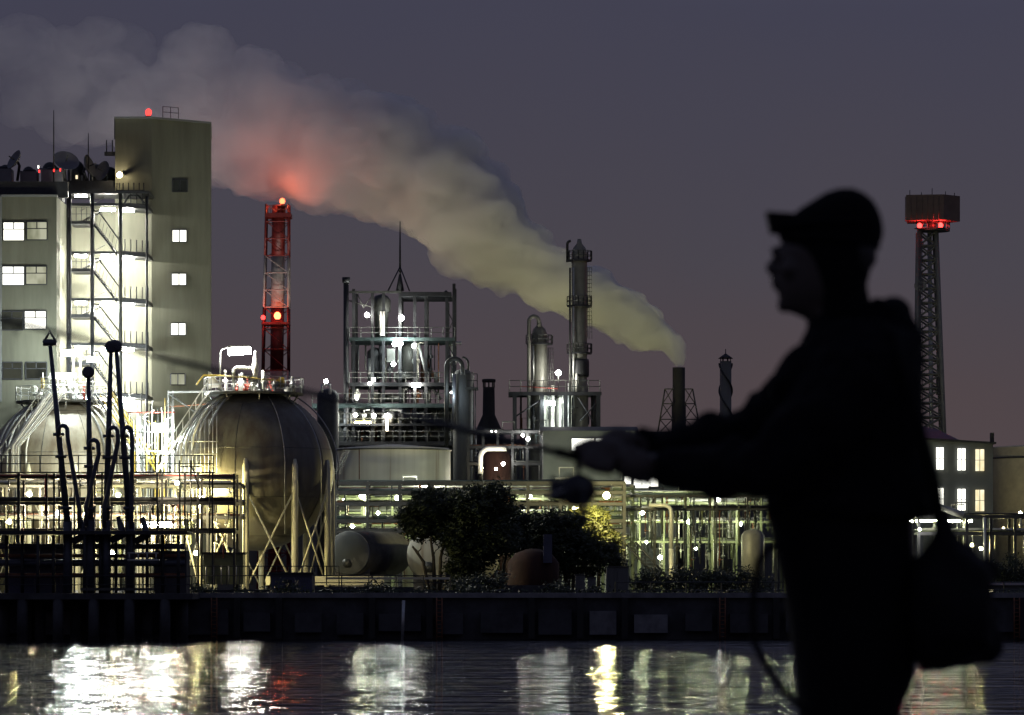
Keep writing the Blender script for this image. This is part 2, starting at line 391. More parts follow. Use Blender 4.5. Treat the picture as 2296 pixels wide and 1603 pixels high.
for (u0, u1, v0, v1, m) in ((7, 55, 498, 540, 'lit'), (60, 106, 497, 538, 'dim'), (5, 55, 597, 640, 'lit'), (58, 105, 597, 638, 'dim'), (2, 52, 698, 740, 'faint'),
                            (55, 104, 697, 738, 'lit'), (6, 50, 812, 850, 'faint'), (58, 105, 812, 850, 'faint'), (-60, -6, 597, 640, 'faint')):
    win(u0, u1, v0, v1, YL - 0.03, m, upper=True)
def yr(u): return 303.9 + (u - 340) / 132 * 3.5
for (u0, u1, v0, v1, m) in ((386, 419, 515, 543, 'lit'), (385, 418, 613, 640, 'lit'), (383, 417, 724, 752, 'lit'), (383, 415, 838, 863, 'dim'), (387, 420, 403, 430, 'glassdark')):
    win(u0, u1, v0, v1, yr(u0) - 0.06, m, dY=yr(u1) - yr(u0))
MB().pbox(-20, 3, 440, 900, 296.6, 0.35).build('corner_downpipe', 'wall2', b)
beacon(b, 333, 252, 305.5, 0.26, 1500)
MB().pbar(333, 263, 333, 254, 305.5, 0.06).build('lamp_post', 'dsteel', b)
bulb(b, 268, 392, 303.0, 0.20, 'warm', 26)
MB().pbox(275.5, 277, 381, 389, 302.6, 1.3).build('lamp_hood', 'dsteel', b)
ra_ = MB(); railing(ra_, [P(365, 263, 309), P(400, 266, 309.5), P(400, 266, 312)], 0.9, 0.5, 0.03); ra_.build('tower_railing', 'dsteel', b)
for u_, v_, c_ in ((88, 384, 'red'), (121, 382, 'red'), (135, 381, 'red'), (86, 374, 'white')):
    MB().tube([P(u_, v_ - 3, 298.4), P(u_, v_ + 3, 298.4)], 0.06, 6).build('roof_lamp', emis(c_, 3 if c_ == 'red' else 4), b)
MB().tube([P(172, 393, 304.2), P(172, 401, 304.2)], 0.10, 6).build('roof_lamp', emis('warm', 1.2), b)

# roof equipment: each its own thing
def dish(u, v, r, Y, tilt, az, label, zb):
    t = thing('dish_antenna', P(u, zb, Y), label, 'dish antenna', 'antennas on the office roof')
    c = P(u, v, Y); ax = Vector((math.sin(az) * math.cos(tilt), -math.cos(az) * math.cos(tilt), math.sin(tilt)))
    q_ = ax.to_track_quat('Z', 'Y'); mb = MB(); mb.lathe((0, 0, 0), [(0.01, 0), (r * .5, r * .10), (r * .85, r * .28), (r, r * .40), (r * 1.02, r * .40), (r * .86, r * .22), (r * .5, r * .02), (0.01, -r * .08)], 20)
    mb.v = [tuple(q_ @ Vector(p) + c) for p in mb.v]; mb.build('reflector', 'dish', t)
    MB().tube([c - ax * r * .08, c - ax * r * .3 + Vector((0, 0, -.2)), Vector((c.x, c.y + 0.2, Z(zb, Y)))], r * 0.14, 8).build('mount', 'dsteel', t)
    MB().tube([c + ax * r * .3, c + ax * r * 0.95], 0.05, 6).build('feed_horn', 'msteel', t)
dish(38, 362, 0.85, 300, 0.5, -1.0, 'pale dish antenna tilted skyward at the left end of the office roof', 405)
dish(146, 368, 1.05, 301, 0.7, 0.4, 'large dish antenna beside the taller whip mast on the roof', 405)
dish(194, 375, 0.95, 306, 0.35, 1.3, 'dark dish antenna facing sideways in the middle of the roof', 405)
dish(236, 386, 0.85, 306.5, 0.3, -0.8, 'small dark dish antenna against the side of the tower', 410)
for (u0, u1, v0, Y, lb) in ((-20, 25, 372, 299.5, 'boxy dark roof unit at the far left of the office roof'), (45, 82, 378, 300.5, 'dark ventilation unit between the pale dish and the red roof lamps'),
                            (92, 140, 374, 300, 'long dark cooling unit behind the red roof lamps'), (160, 186, 386, 306.5, 'dark ventilation unit between two dishes')):
    t = thing('ventilation_unit', P((u0 + u1) / 2, 405, Y), lb, 'roof unit', 'units on the office roof')
    MB().box(X(u0, Y), X(u1, Y), Y, Y + 1.6, Z(441, YL) if Y < 303 else Z(434, Y), Z(v0 + 6, Y)).build('casing', 'dish', t)
    cx = X((u0 + u1) / 2, Y); MB().lathe((cx, Y + .8, Z(v0 + 6, Y)), [(.55, 0), (.55, .15), (.42, .25)], 14).build('fan_cowl', 'dsteel', t)
for u_, vt, Y, lb in ((120.5, 247, 299, 'tallest whip mast on the office roof'), (198, 298, 306, 'shorter whip mast beside the dark dish on the roof')):
    o = MB().tube([P(u_, 408 if Y > 303 else 434, Y), P(u_, vt + 40, Y), P(u_, vt, Y)], [0.07, 0.05, 0.03], 6).build('whip_mast', 'dsteel'); tag(o, lb, 'mast', 'whip masts on the office roof')
for u_, v_, rp, Y, lb in ((12, 384, 15, 300.5, 'rounded dark roof tank at the far left corner of the roof'), (64, 386, 13, 301.5, 'rounded dark roof tank right of the pale dish'), (112, 380, 17, 302.5, 'rounded dark roof tank behind the row of red roof lamps'),
                          (170, 378, 19, 307, 'large rounded dark roof tank between the two whip masts'), (217, 384, 16, 307.5, 'rounded dark roof tank right of the shorter whip mast'), (247, 388, 14, 308, 'rounded dark roof tank touching the blank tower')):
    t = thing('roof_tank', P(u_, 410, Y), lb, 'roof tank', 'rounded tanks on the office roof'); r_ = M(rp, Y); c_ = P(u_, v_, Y); zb = Z(441, YL) if Y < 303 else Z(434, Y)
    MB().lathe((c_.x, c_.y, 0), [(r_, zb), (r_, c_.z), (r_ * .92, c_.z + r_ * .4), (r_ * .66, c_.z + r_ * .75), (r_ * .3, c_.z + r_ * .95), (.02, c_.z + r_)], 22).build('shell', 'dsteel', t)
    MB().tube([(c_.x - r_ * .5, c_.y - r_ * .7, zb), (c_.x - r_ * .5, c_.y - r_ * .9, c_.z), (c_.x - r_ * 1.3, c_.y - r_ * .9, c_.z)], .09, 7).build('duct', 'dish', t)
t = thing('antenna_bracket', P(258, 345, 304), 'small two-pronged antenna on a bracket at the tower edge', 'antenna')
MB().pbox(234, 258, 340, 348, 304.2, 0.5).build('bracket', 'dsteel', t)
for u_ in (239, 252): MB().pbar(u_, 342, u_, 314, 304.4, 0.05).build('prong', 'dsteel', t)

# ------------------------------------------------------------------ steel stair in the recess
st = thing('external_staircase', base(240, 300), 'steel zigzag staircase with landings in the brightly lit recess', 'staircase')
YF = 299.6
for u_, r_ in ((152, .11), (157, .12), (207, .17), (270, .16), (329, .10)):
    MB().tube([Vector((X(u_, YF), YF, gz)), P(u_, 432 if u_ < 300 else 440, YF)], r_, 8).build('column', 'msteel' if u_ == 270 else 'dsteel', st)
lev = [458, 566, 671, 771, 884]
for i, v in enumerate(lev):
    MB().box(X(149, YF), X(270, YF), YF + .05, YF + .25, Z(v + 3, YF), Z(v - 3, YF)).build('beam', 'dsteel', st)
    sl = MB()
    a0, a1 = P(267, v - 3, YF), P(332, v + 2, YF)
    sl.add([a0, a1, a1 + Vector((0, 3.9, 0)), a0 + Vector((0, 4.1, 0))] + [p + Vector((0, 0, -0.30)) for p in (a0, a1, a1 + Vector((0, 3.9, 0)), a0 + Vector((0, 4.1, 0)))],
           [(0, 1, 2, 3), (7, 6, 5, 4), (0, 4, 5, 1), (1, 5, 6, 2), (2, 6, 7, 3), (3, 7, 4, 0)])
    sl.build('landing', 'dsteel', st)
    rl = MB()
    for k in range(6):
        p = a0.lerp(a1, k / 5.0); rl.tube([p, p + Vector((0, 0, 1.0))], 0.045, 5)
    rl.tube([a0 + Vector((0, 0, .02)), a1 + Vector((0, 0, .02))], .045, 5)
    rl.build('railing', 'dsteel', st)
    # lamps under each level
    Lm = 260 if i else 95
    tubelamp(st, 168, 195, v + 8 if i else 438, 301.0, 0.11, 'white', Lm)
    if i > 0 or True:
        tubelamp(st, 226, 258, v + 12, 301.2, 0.12, 'white', Lm * 1.15)
        tubelamp(st, 276, 300, v + 14, 301.2, 0.12, 'white', Lm * 1.15)
    # half landing and flights
    if i < 4:
        vm = (lev[i] + lev[i + 1]) / 2 - 14
        vl = lev[i + 1] if i else 566
        hl = MB(); hl.box(X(158, YF), X(207, YF), YF, YF + 3.2, Z(vm + 4, YF), Z(vm - 3, YF)); hl.build('half_landing', 'dsteel', st)
        rl = MB(); railing(rl, [P(159, vm - 3, YF), P(206, vm - 3, YF)], 1.1, 0.35, 0.03); rl.build('railing', 'dsteel', st)
        fl = MB()
        for off in (0, 1.1):
            p, q_ = P(208, vm - 1, YF + off), P(262, lev[i + 1] + 2, YF + off)
            fl.tube([p + Vector((0, 0, -.12)), q_ + Vector((0, 0, -.12))], 0.085, 6)
            fl.tube([P(208, vm - 2, YF + off) + Vector((0, 0, 0.85)), p + Vector((0.45, 0, .85)), q_ + Vector((0.35, 0, 0.85)), q_ + Vector((.35, 0, 0))], 0.06, 5)
        for k in range(15):
            p = P(208, vm - 1, YF).lerp(P(262, lev[i + 1] + 2, YF), (k + .5) / 15)
            fl.box(p.x - .12, p.x + .12, YF, YF + 1.1, p.z - .03, p.z + .01)
            if k % 2: fl.tube([p, p + Vector((0.2, 0, .85))], 0.02, 4)
        fl.build('flight', 'dsteel', st)
        fl = MB()
        for off in (0, 1.0):
            p, q_ = P(236, lev[i] + 8, YF + 1.9 + off), P(180, vm, YF + 1.9 + off)
            fl.tube([p, q_], 0.06, 6); fl.tube([p + Vector((0, 0, .9)), q_ + Vector((0, 0, .9))], 0.035, 5)
        for k in range(12):
            p = P(236, lev[i] + 8, YF + 1.9).lerp(P(180, vm, YF + 1.9), (k + .5) / 12); fl.box(p.x - .12, p.x + .12, YF + 1.9, YF + 2.9, p.z - .03, p.z + .01)
        fl.build('flight', 'msteel', st)
MB().box(X(149, YF), X(335, YF), YF - .2, 303.8, Z(434, YF), Z(428, YF)).build('canopy', 'dsteel', st)
br = MB(); br.pbar(278, 458, 290, 438, YF, .08); br.pbar(290, 438, 310, 438, YF, .08); br.pbar(310, 438, 324, 456, YF, .08); br.build('brace', 'dsteel', st)
rl = MB()
for u_ in (262, 268, 276, 288, 300, 312, 322): rl.pbar(u_, 428, u_, 410, YF, 0.05)
rl.pbar(260, 427, 324, 427, YF, .05)
rl.build('railing', 'dsteel', st)

# ------------------------------------------------------------------ smoke plume: billows grown along the drift of the smoke
def plume():
    Y0 = 497.0; ppm = FOC / Y0; rr = random.Random(19)
    tab = [(-330, 110, 120), (-100, 135, 130), (100, 160, 130), (250, 190, 145), (380, 220, 165), (500, 258, 185), (600, 285, 185), (700, 320, 160), (800, 335, 160), (900, 372, 142),
           (1000, 440, 150), (1050, 470, 150), (1100, 522, 128), (1150, 566, 104), (1200, 602, 86), (1300, 652, 74), (1400, 710, 64), (1450, 738, 52), (1485, 762, 37), (1505, 778, 30), (1516, 800, 20), (1521, 812, 14), (1522, 826, 13)]
    def at(u):
        for a, b_ in zip(tab, tab[1:]):
            if a[0] <= u <= b_[0]:
                f = (u - a[0]) / (b_[0] - a[0]); return a[1] + (b_[1] - a[1]) * f, (a[2] + (b_[2] - a[2]) * f) / ppm
        return tab[-1][1], tab[-1][2] / ppm
    mb = MB()
    rings = []
    for k, (u, v, w) in enumerate(tab):
        if u < 480: continue
        a, c2 = tab[max(k - 1, 0)], tab[min(k + 1, len(tab) - 1)]
        t = (P(c2[0], c2[1], Y0) - P(a[0], a[1], Y0)).normalized(); sd = Vector((0, 1, 0)); up = t.cross(sd).normalized()
        c = P(u, v, Y0); r = w / ppm * (.80 if u < 1400 else .92)
        rings.append([c + (sd * math.cos(2 * math.pi * q / 16) + up * math.sin(2 * math.pi * q / 16)) * r for q in range(16)])
    mb.loft(rings)
    u = 1512.0
    while u > -330:
        v, w = at(u)
        n = 5 if u > 1150 else (6 if u > 480 else 4)
        for k in range(n):
            q = rr.uniform(0, 6.283); sz = w * rr.uniform(.20, .46) * (1 if u > 480 else 1.05)
            d = max(0.0, w * rr.uniform(.86, 1.04) - sz * rr.uniform(.75, 1.0)) if u > 480 else w * rr.uniform(0, .95)
            c = P(u + rr.uniform(-8, 8), v, Y0) + Vector((0, math.cos(q) * d, math.sin(q) * d))
            mb.sph(c, sz, 12, 8, (rr.uniform(1.0, 1.7), 1, rr.uniform(.75, 1.0)))
        u -= max(5.0, w * ppm * (.17 if u > 480 else .22))
    m, nt, out = newmat('stack_smoke'); L = nt.links.new
    tc = N(nt, 'ShaderNodeTexCoord'); sep = N(nt, 'ShaderNodeSeparateXYZ'); L(tc.outputs['Object'], sep.inputs[0])
    mr = N(nt, 'ShaderNodeMapRange'); L(sep.outputs['X'], mr.inputs[0]); mr.inputs[1].default_value = X(-300, Y0); mr.inputs[2].default_value = X(1530, Y0)
    fc = N(nt, 'ShaderNodeFloatCurve'); c = fc.mapping.curves[0]
    pts = [(0, .034), (.25, .055), (.44, .12), (.6, .24), (.75, .42), (.88, .60), (.96, .85), (1, .98)]
    c.points[0].location = pts[0]; c.points[1].location = pts[-1]
    for p in pts[1:-1]: c.points.new(*p)
    fc.mapping.update(); L(mr.outputs[0], fc.inputs['Value'])
    no = N(nt, 'ShaderNodeTexNoise'); no.inputs['Scale'].default_value = 0.2; no.inputs['Detail'].default_value = 3; L(tc.outputs['Object'], no.inputs['Vector'])
    m2 = N(nt, 'ShaderNodeMapRange'); L(no.outputs[0], m2.inputs[0]); m2.inputs[1].default_value = .36; m2.inputs[2].default_value = .62; m2.inputs[3].default_value = .5; m2.inputs[4].default_value = 1.5
    mu = N(nt, 'ShaderNodeMath', operation='MULTIPLY'); L(fc.outputs[0], mu.inputs[0]); L(m2.outputs[0], mu.inputs[1])
    pv = N(nt, 'ShaderNodeVolumePrincipled'); pv.inputs['Color'].default_value = (0.98, 0.98, 0.98, 1); pv.inputs['Anisotropy'].default_value = 0.15
    L(mu.outputs[0], pv.inputs['Density']); L(pv.outputs[0], out.inputs['Volume'])
    try: m.cycles.volume_step_rate = 0.12
    except Exception: pass
    o = mb.build('smoke_plume', m); tag(o, 'pale smoke drifting from the black stack across the dusk sky', 'smoke', kind='stuff')
    rm = o.modifiers.new('merge', 'REMESH'); rm.mode = 'VOXEL'; rm.voxel_size = .32
    for nm, sz, st_, dep in (('swell', 5.0, 2.6, 2), ('ruffle', 1.3, .8, 2)):
        tx = bpy.data.textures.new('smoke_' + nm, 'CLOUDS'); tx.noise_scale = sz; tx.noise_depth = dep
        dp = o.modifiers.new(nm, 'DISPLACE'); dp.texture = tx; dp.texture_coords = 'LOCAL'; dp.strength = st_; dp.mid_level = .5
    rm = o.modifiers.new('clean', 'REMESH'); rm.mode = 'VOXEL'; rm.voxel_size = .30
    return o
plume()
# ------------------------------------------------------------------ red and white stack with beacons
YS = 490.5
t = thing('red_white_chimney', base(617, YS), 'red and white banded lattice chimney with glowing red beacons', 'chimney')
bands = [(460, 575, 'red'), (575, 690, 'offwhite'), (690, 832, 'red'), (832, 960, 'offwhite'), (960, 1320, 'red')]
for v0, v1, m in bands:
    c0, c1 = 623 - (v0 - 460) * 0.012, 623 - (v1 - 460) * 0.012
    MB().tube([P(c0 + 2, v0, YS), P(c1 + 2, v1, YS)], M(15, YS), 16).build('flue', m, t)
    lt = MB(); hw0, hw1 = 25 + (v0 - 460) * .01, 25 + (v1 - 460) * .01
    cor = lambda c, hw, v, i: P(c, v, YS) + Vector(((-1, 1, 1, -1)[i] * M(hw, YS), (-1, -1, 1, 1)[i] * M(hw, YS), 0))
    nb = max(2, round((v1 - v0) / 42))
    for i in range(4): lt.tube([cor(c0, hw0, v0, i), cor(c1, hw1, v1, i)], 0.13, 5)
    for k in range(nb):
        va, vb = v0 + (v1 - v0) * k / nb, v0 + (v1 - v0) * (k + 1) / nb
        ca, cb = 623 - (va - 460) * .012, 623 - (vb - 460) * .012
        for i in range(4):
            lt.tube([cor(ca, hw0, va, i), cor(cb, hw1, vb, (i + 1) % 4)], 0.06, 4)
            if i % 2: lt.tube([cor(ca, hw0, va, (i + 1) % 4), cor(cb, hw1, vb, i)], 0.06, 4)
            lt.tube([cor(cb, hw1, vb, i), cor(cb, hw1, vb, (i + 1) % 4)], 0.07, 4)
    lt.build('lattice_frame', m, t)
MB().pbox(594, 652, 477, 486, YS - M(29, YS), M(58, YS)).build('platform', 'red', t)
rl = MB(); q4 = [P(595, 477, YS - 1.6), P(651, 477, YS - 1.6), P(651, 477, YS + 1.6), P(595, 477, YS + 1.6)]
railing(rl, q4 + [q4[0]], 0.95, 0.6, 0.04); rl.build('railing', 'red', t)
MB().pbox(586, 648, 722, 727, YS - M(32, YS), M(64, YS)).build('platform', 'red', t)
MB().pbar(588, 727, 586, 1000, YS - 1.7, 0.07).build('ladder', 'dsteel', t)
MB().lathe(P(633, 463, YS - .5), [(.2, 0), (.8, .04), (.8, .1), (.2, .14)], 14).build('added_shade_disc', 'red', t); beacon(t, 633, 451, YS - 0.5, 0.36, 2700, 'orange', 5); MB().pbar(633, 480, 633, 457, YS - .5, 0.09).build('lamp_post', 'red', t)  # disc added below the top beacon to block its downward light
beacon(t, 622, 708, YS - 2.4, 0.45, 520, 'orange', 8); beacon(t, 590, 712, YS - 2.4, 0.28, 260, 'red', 6)

# ------------------------------------------------------------------ marine loading arms on a jetty
YA = 243.0
j = thing('loading_jetty', base(190, YA, 0), 'dark loading jetty with deck, pipes and gangway at the lower left', 'jetty')
MB().pbox(-60, 432, 1330, 1344, 240.5, 6.5).build('deck', 'darkconc', j)
MB().pbox(-60, 420, 1190, 1198, 241.5, 4).build('upper_deck', 'dsteel', j)
for k in range(12):
    MB().pbar(-30 + k * 40, 1344, -30 + k * 40, 1440, 240.8 + (k % 2) * 3, 0.35, n=8).build('pile', 'darkconc', j)
for k in range(13): MB().pbar(-20 + k * 35, 1200, -20 + k * 35, 1330, 241.7 + (k % 3), 0.12).build('post', 'dsteel', j)
rl = MB(); railing(rl, [P(-40, 1186, 241.5), P(420, 1186, 241.5)], 1.1, 1.5, 0.035); rl.build('railing', 'dsteel', j)
rl = MB(); railing(rl, [P(-40, 1330, 240.6), P(430, 1330, 240.6)], 1.1, 1.5, 0.035); rl.build('railing', 'dsteel', j)
for v, r_ in ((1225, .18), (1246, .12), (1262, .22), (1290, .15)):
    MB().pbar(-40, v, 415, v, 244, r_, n=8).build('pipe', R.choice(['dsteel', 'armp', 'rust']), j)
MB().pbox(180, 345, 1318, 1324, 241, 1.2).build('gangway', 'msteel', j)
MB().pbox(20, 150, 1230, 1330, 245, 2.0).build('control_hut', 'navy', j)
MB().pbox(345, 418, 1235, 1330, 244, 2.5).build('pump_house', 'darkconc', j)
br = MB()
for u_ in (290, 310, 330, 350): br.pbar(u_, 1240, u_, 1256, 241.2, .05)
br.pbar(286, 1240, 355, 1240, 241.2, .06); br.pbar(286, 1256, 355, 1256, 241.2, .08); br.build('signal_frame', 'gsteel', j)
def loading_arm(uA, vA, uB, vB, kind, label, ex):
    t = thing('marine_loader', P(uB, 1330, YA), label, 'marine loader', 'marine loading arms on the jetty')
    a, bq = P(uA, vA, YA), P(uB, vB, YA)
    MB().tube([bq, bq.lerp(a, .45), a], [M(8, YA), M(6.8, YA), M(4.4, YA)], 10).build('inboard_arm', 'armp', t)
    MB().tube([P(uB, 1330, YA), P(uB, vB - 10, YA)], M(10.5, YA), 12).build('riser', 'armp', t)
    if kind == 'tri':
        h = MB(); h.tube([a + Vector((-M(15, YA), 0, 0)), a + Vector((0, 0, M(24, YA))), a + Vector((M(15, YA), 0, 0))], 0.10, 6)
        h.tube([a + Vector((-M(15, YA), 0, 0)), a + Vector((M(15, YA), 0, 0))], 0.22, 8); h.build('apex_frame', 'armp', t)
    else:
        MB().lathe((a.x, a.y - .3, a.z), [(M(9, YA), 0), (M(14, YA), 0.1), (M(14, YA), .5), (M(9, YA), .6)], 14, 'y').build('apex_pulley', 'armp', t)
    # outboard product line hanging down with its elbow
    vj = vA + (vB - vA) * 0.48; uj = uA + (uB - uA) * 0.48
    pts = [P(uj, vj + 14, YA - .5)] + [P(uj + 10 - 10 * math.cos(k), vj - 12 * math.sin(k), YA - .6) for k in (0.4, 1.0, 1.57, 2.2, 2.8)] + [P(uj + 21, vj + 20, YA - .6), P(uB + ex, vB - 40, YA - .6), P(uB + ex, vB + 5, YA - .5)]
    MB().tube(pts, M(5, YA), 8).build('product_line', 'armp', t)
    fl = MB()
    for f in (0.5, 0.62, 0.9): p = a.lerp(bq, f); fl.lathe((p.x, p.y, p.z), [(M(9, YA), -.1), (M(13, YA), -.1), (M(13, YA), .1), (M(9, YA), .1)], 12)
    fl.build('flange', 'armp', t)
    MB().tube([P(uB + 27, vB - 20, YA), P(uB + 38, vB + 20, YA), P(uB + 10, vB + 35, YA)], [.15, .3, .25], 8).build('swivel_joint', 'armp', t)
loading_arm(112, 768, 152, 1180, 'tri', 'loading arm with a triangular head, leaning, leftmost of the four', 26)
loading_arm(198, 835, 203, 1175, 'box', 'shortest loading arm, in front of the stair column', -10)
loading_arm(249, 778, 238, 1178, 'slim', 'upright loading arm meeting its neighbour at the apex', -4)
loading_arm(260, 776, 292, 1180, 'box', 'loading arm leaning right, rightmost of the four', 3)

# ------------------------------------------------------------------ spherical tanks
def sphere_tank(uc, vc, rp, Y, label, legs_u, first, paint='tank'):
    t = thing('spherical_tank', base(uc, Y), label, 'gas tank', 'spherical gas tanks')
    c = P(uc, vc, Y); r = M(rp, Y)
    mb = MB().sph(c, r, 56, 36)
    mb.build('shell', paint, t)
    sm = MB()
    for k in range(10):   # weld seams standing a few mm proud
        q_ = k * math.pi / 5 + 0.15
        sm.tube([c + Vector((math.cos(q_) * math.sin(p) * (r + .004), math.sin(q_) * math.sin(p) * (r + .004), math.cos(p) * (r + .004))) for p in [math.radians(x) for x in range(35, 146, 5)]], 0.018, 4)
    for lat in (35, 75, 110, 145):
        p = math.radians(lat)
        sm.tube([c + Vector((math.cos(q_) * math.sin(p) * (r + .004), math.sin(q_) * math.sin(p) * (r + .004), math.cos(p) * (r + .004))) for q_ in [math.radians(x) for x in range(0, 361, 6)]], 0.018, 4)
    sm.build('weld_seam', 'msteel', t)
    n = 10; lr = r * 0.995
    for k in range(n):
        q_ = 2 * math.pi * k / n + first
        px, py = c.x + lr * math.cos(q_), c.y + lr * math.sin(q_)
        MB().tube([(px, py, GZ), (px, py, c.z + r * 0.02), (px, py, c.z + r * .12)], [.24, .24, .10], 12).build('leg', 'tankleg', t)
        MB().tube([(px, py, GZ), (px, py, GZ + .5)], .42, 12).build('footing', 'concrete', t)
        q2 = 2 * math.pi * (k + 1) / n + first
        p2 = (c.x + lr * math.cos(q2), c.y + lr * math.sin(q2))
        MB().tube([(px, py, GZ + 0.6), (p2[0], p2[1], c.z - r * .25)], .07, 6).build('brace', 'tankleg', t)
        MB().tube([(px, py, c.z - r * .25), (p2[0], p2[1], GZ + 0.6)], .07, 6).build('brace', 'tankleg', t)
    # roof platform and fittings
    zt = c.z + r * 0.94; pr = r * .62
    MB().lathe((c.x, c.y, zt), [(pr * .35, -0.02), (pr, -.02), (pr, .14), (pr * .35, .14)], 28, sm=False).build('platform', 'msteel', t)
    rl = MB(); railing(rl, [(c.x + pr * math.cos(math.radians(a)), c.y + pr * math.sin(math.radians(a)), zt + .14) for a in range(0, 361, 18)], 1.1, 1.1, .035); rl.build('railing', 'gsteel', t)
    for a in range(8):
        q_ = a * math.pi / 4 + .2; MB().tube([(c.x + pr * .8 * math.cos(q_), c.y + pr * .8 * math.sin(q_), c.z + r * math.cos(math.asin(.5)) - .1), (c.x + pr * .9 * math.cos(q_), c.y + pr * .9 * math.sin(q_), zt)], .07, 6).build('strut', 'gsteel', t)
    ft = R.Random(3) if False else random.Random(int(uc))
    for k in range(22):
        q_ = ft.uniform(0, 6.28); rr = ft.uniform(.1, .92) * pr; x, y = c.x + rr * math.cos(q_), c.y + rr * math.sin(q_); h = ft.uniform(.5, 1.9)
        v_ = MB(); v_.tube([(x, y, zt), (x, y, zt + h)], ft.uniform(.05, .13), 8); v_.tube([(x - .2, y, zt + h * .6), (x + .2, y, zt + h * .6)], .12, 8); v_.tube([(x, y - .15, zt + h), (x, y + .25, zt + h)], .1, 8)
        v_.build('valve', ft.choice(['gsteel', 'white', 'psteel', 'gsteel', 'redp']), t)
    return t, c, r, zt
ts, cs, rs, zt = sphere_tank(569, 1055, 180, 281.0, 'large dark spherical tank in front, lit from below by yellow lamps', None, 0.283)
# fixtures of the right sphere
gx = X(497, 281)
MB().tube([(gx, 279.5, zt), (gx, 279.5, Z(792, 279.5)), (gx + .12, 279.5, Z(783, 279.5)), (gx + .5, 279.5, Z(779, 279.5)), (X(520, 279.5), 279.5, Z(783, 279.5))], 0.06, 8).build('lamp_post', 'gsteel', ts)
tubelamp(ts, 512, 562, 790, 279.5, 0.24, 'white', 210, v2=786)
MB().tube([P(524, 862, 279.8), P(524, 828, 279.8), P(530, 824, 279.8), P(566, 826, 279.8)], 0.13, 8).build('relief_pipe', 'psteel', ts)
MB().lathe(P(572, 862, 279.8), [(.16, 0), (.18, .9), (.28, 1.1), (.22, 1.5), (.12, 2.1), (.05, 2.55)], 10).build('relief_valve', 'white', ts)
MB().tube([P(440, 845, 279) + Vector((0, 0, -.6)), P(456, 841, 279), P(520, 844, 279), P(625, 853, 279)], 0.07, 8).build('yellow_pipe', 'yellow', ts)
MB().pbox(625, 637, 846, 868, 278.5, .3).build('sign_board', 'yellow', ts)
fl = MB(); fl.add([P(466, 832, 280), P(472, 834, 279.9), P(498, 866, 280), P(468, 872, 280.05)] + [P(466, 832, 280.03), P(472, 834, 279.93), P(498, 866, 280.03), P(468, 872, 280.08)], [(0, 1, 2, 3), (7, 6, 5, 4), (0, 4, 5, 1), (1, 5, 6, 2), (2, 6, 7, 3), (3, 7, 4, 0)]); fl.build('canvas_cover', 'white', ts)
def over(c, r, az, p0, p1, rad, n=12, off=.2):
    return [c + Vector((math.cos(az) * math.sin(p), math.sin(az) * math.sin(p), math.cos(p))) * (r + off) for p in [math.radians(p0 + (p1 - p0) * i / n) for i in range(n + 1)]]
for k, az in enumerate((-2.62, -2.52, -2.40, -2.30, -2.15)):   # sprinkler pipes over the left shoulder, then straight down
    pts = over(cs, rs, az, 24, 76 - 4 * k, 1)
    pts.append(Vector((pts[-1].x, pts[-1].y, cs.z - rs * .55)))
    MB().tube(pts, 0.06 if k % 2 else 0.085, 8).build('pipe', 'gsteel' if k != 2 else 'psteel', ts)
for az in (-1.12, -0.55):
    pts = over(cs, rs, az, 28, 84, 1, 14, .12); pts.append(Vector((pts[-1].x, pts[-1].y, cs.z - rs * .8)))
    MB().tube(pts, .035, 6).build('cable_pipe', 'gsteel', ts)
lad = MB()
for az in (0.0, 0.10):
    lad.tube(over(cs, rs, az, 22, 100, 1, 16, .35), .05, 6)
lad.build('ladder', 'gsteel', ts)
sy = MB()   # inclined stair along the left of the right sphere
for o_ in (0, .8):
    sy.tube([P(352, 1055, 279 + o_), P(468, 880, 279 + o_)], .1, 6); sy.tube([P(352, 1027, 279 + o_), P(468, 852, 279 + o_)], .045, 6)
for k in range(24):
    p = P(352, 1055, 279).lerp(P(468, 880, 279), k / 24.); sy.box(p.x - .12, p.x + .12, 279, 279.8, p.z, p.z + .03)
    if k % 3 == 0: sy.tube([p, p + Vector((0, 0, .95))], .03, 4)
sy.build('stair', 'psteel', ts)

tl, cl, rl_, ztl = sphere_tank(140, 1062, 168, 292.0, 'spherical tank behind the loading arms, brightly lit on top', None, 0.6, 'tankpale')
tubelamp(tl, 138, 184, 792, 289, 0.22, 'cool', 380); tubelamp(tl, 195, 225, 806, 290, 0.16, 'cool', 170)
for u_ in (165, 180): MB().pbar(u_, 880, u_, 790, 289.3, .07).build('lamp_post', 'white', tl)
MB().pbox(112, 170, 836, 850, 289.4, .5).build('relief_header', 'white', tl)
MB().pbox(92, 98, 848, 872, 289, .3).build('sign_board', 'yellow', tl)
for k, az in enumerate((-2.5, -2.38, -2.26, -2.1, -1.95, -0.85, -0.7)):
    pts = over(cl, rl_, az, 22, 74, 1); pts.append(Vector((pts[-1].x, pts[-1].y, cl.z - rl_ * .5)))
    MB().tube(pts, .085, 8).build('pipe', 'gsteel' if k % 2 else 'psteel', tl)
sy = MB()
for o_ in (0, .8):
    sy.tube([P(252, 905, 286 + o_), P(352, 1060, 286 + o_)], .10, 6); sy.tube([P(252, 878, 286 + o_), P(352, 1033, 286 + o_)], .05, 6); sy.tube([P(252, 892, 286 + o_), P(352, 1047, 286 + o_)], .03, 6)
for k in range(26):
    p = P(252, 905, 286).lerp(P(352, 1060, 286), k / 26.); sy.box(p.x - .12, p.x + .12, 286, 286.8, p.z, p.z + .03)
    if k % 3 == 0: sy.tube([p, p + Vector((0, 0, .95))], .03, 4)
sy.build('stair', 'yellow', tl)

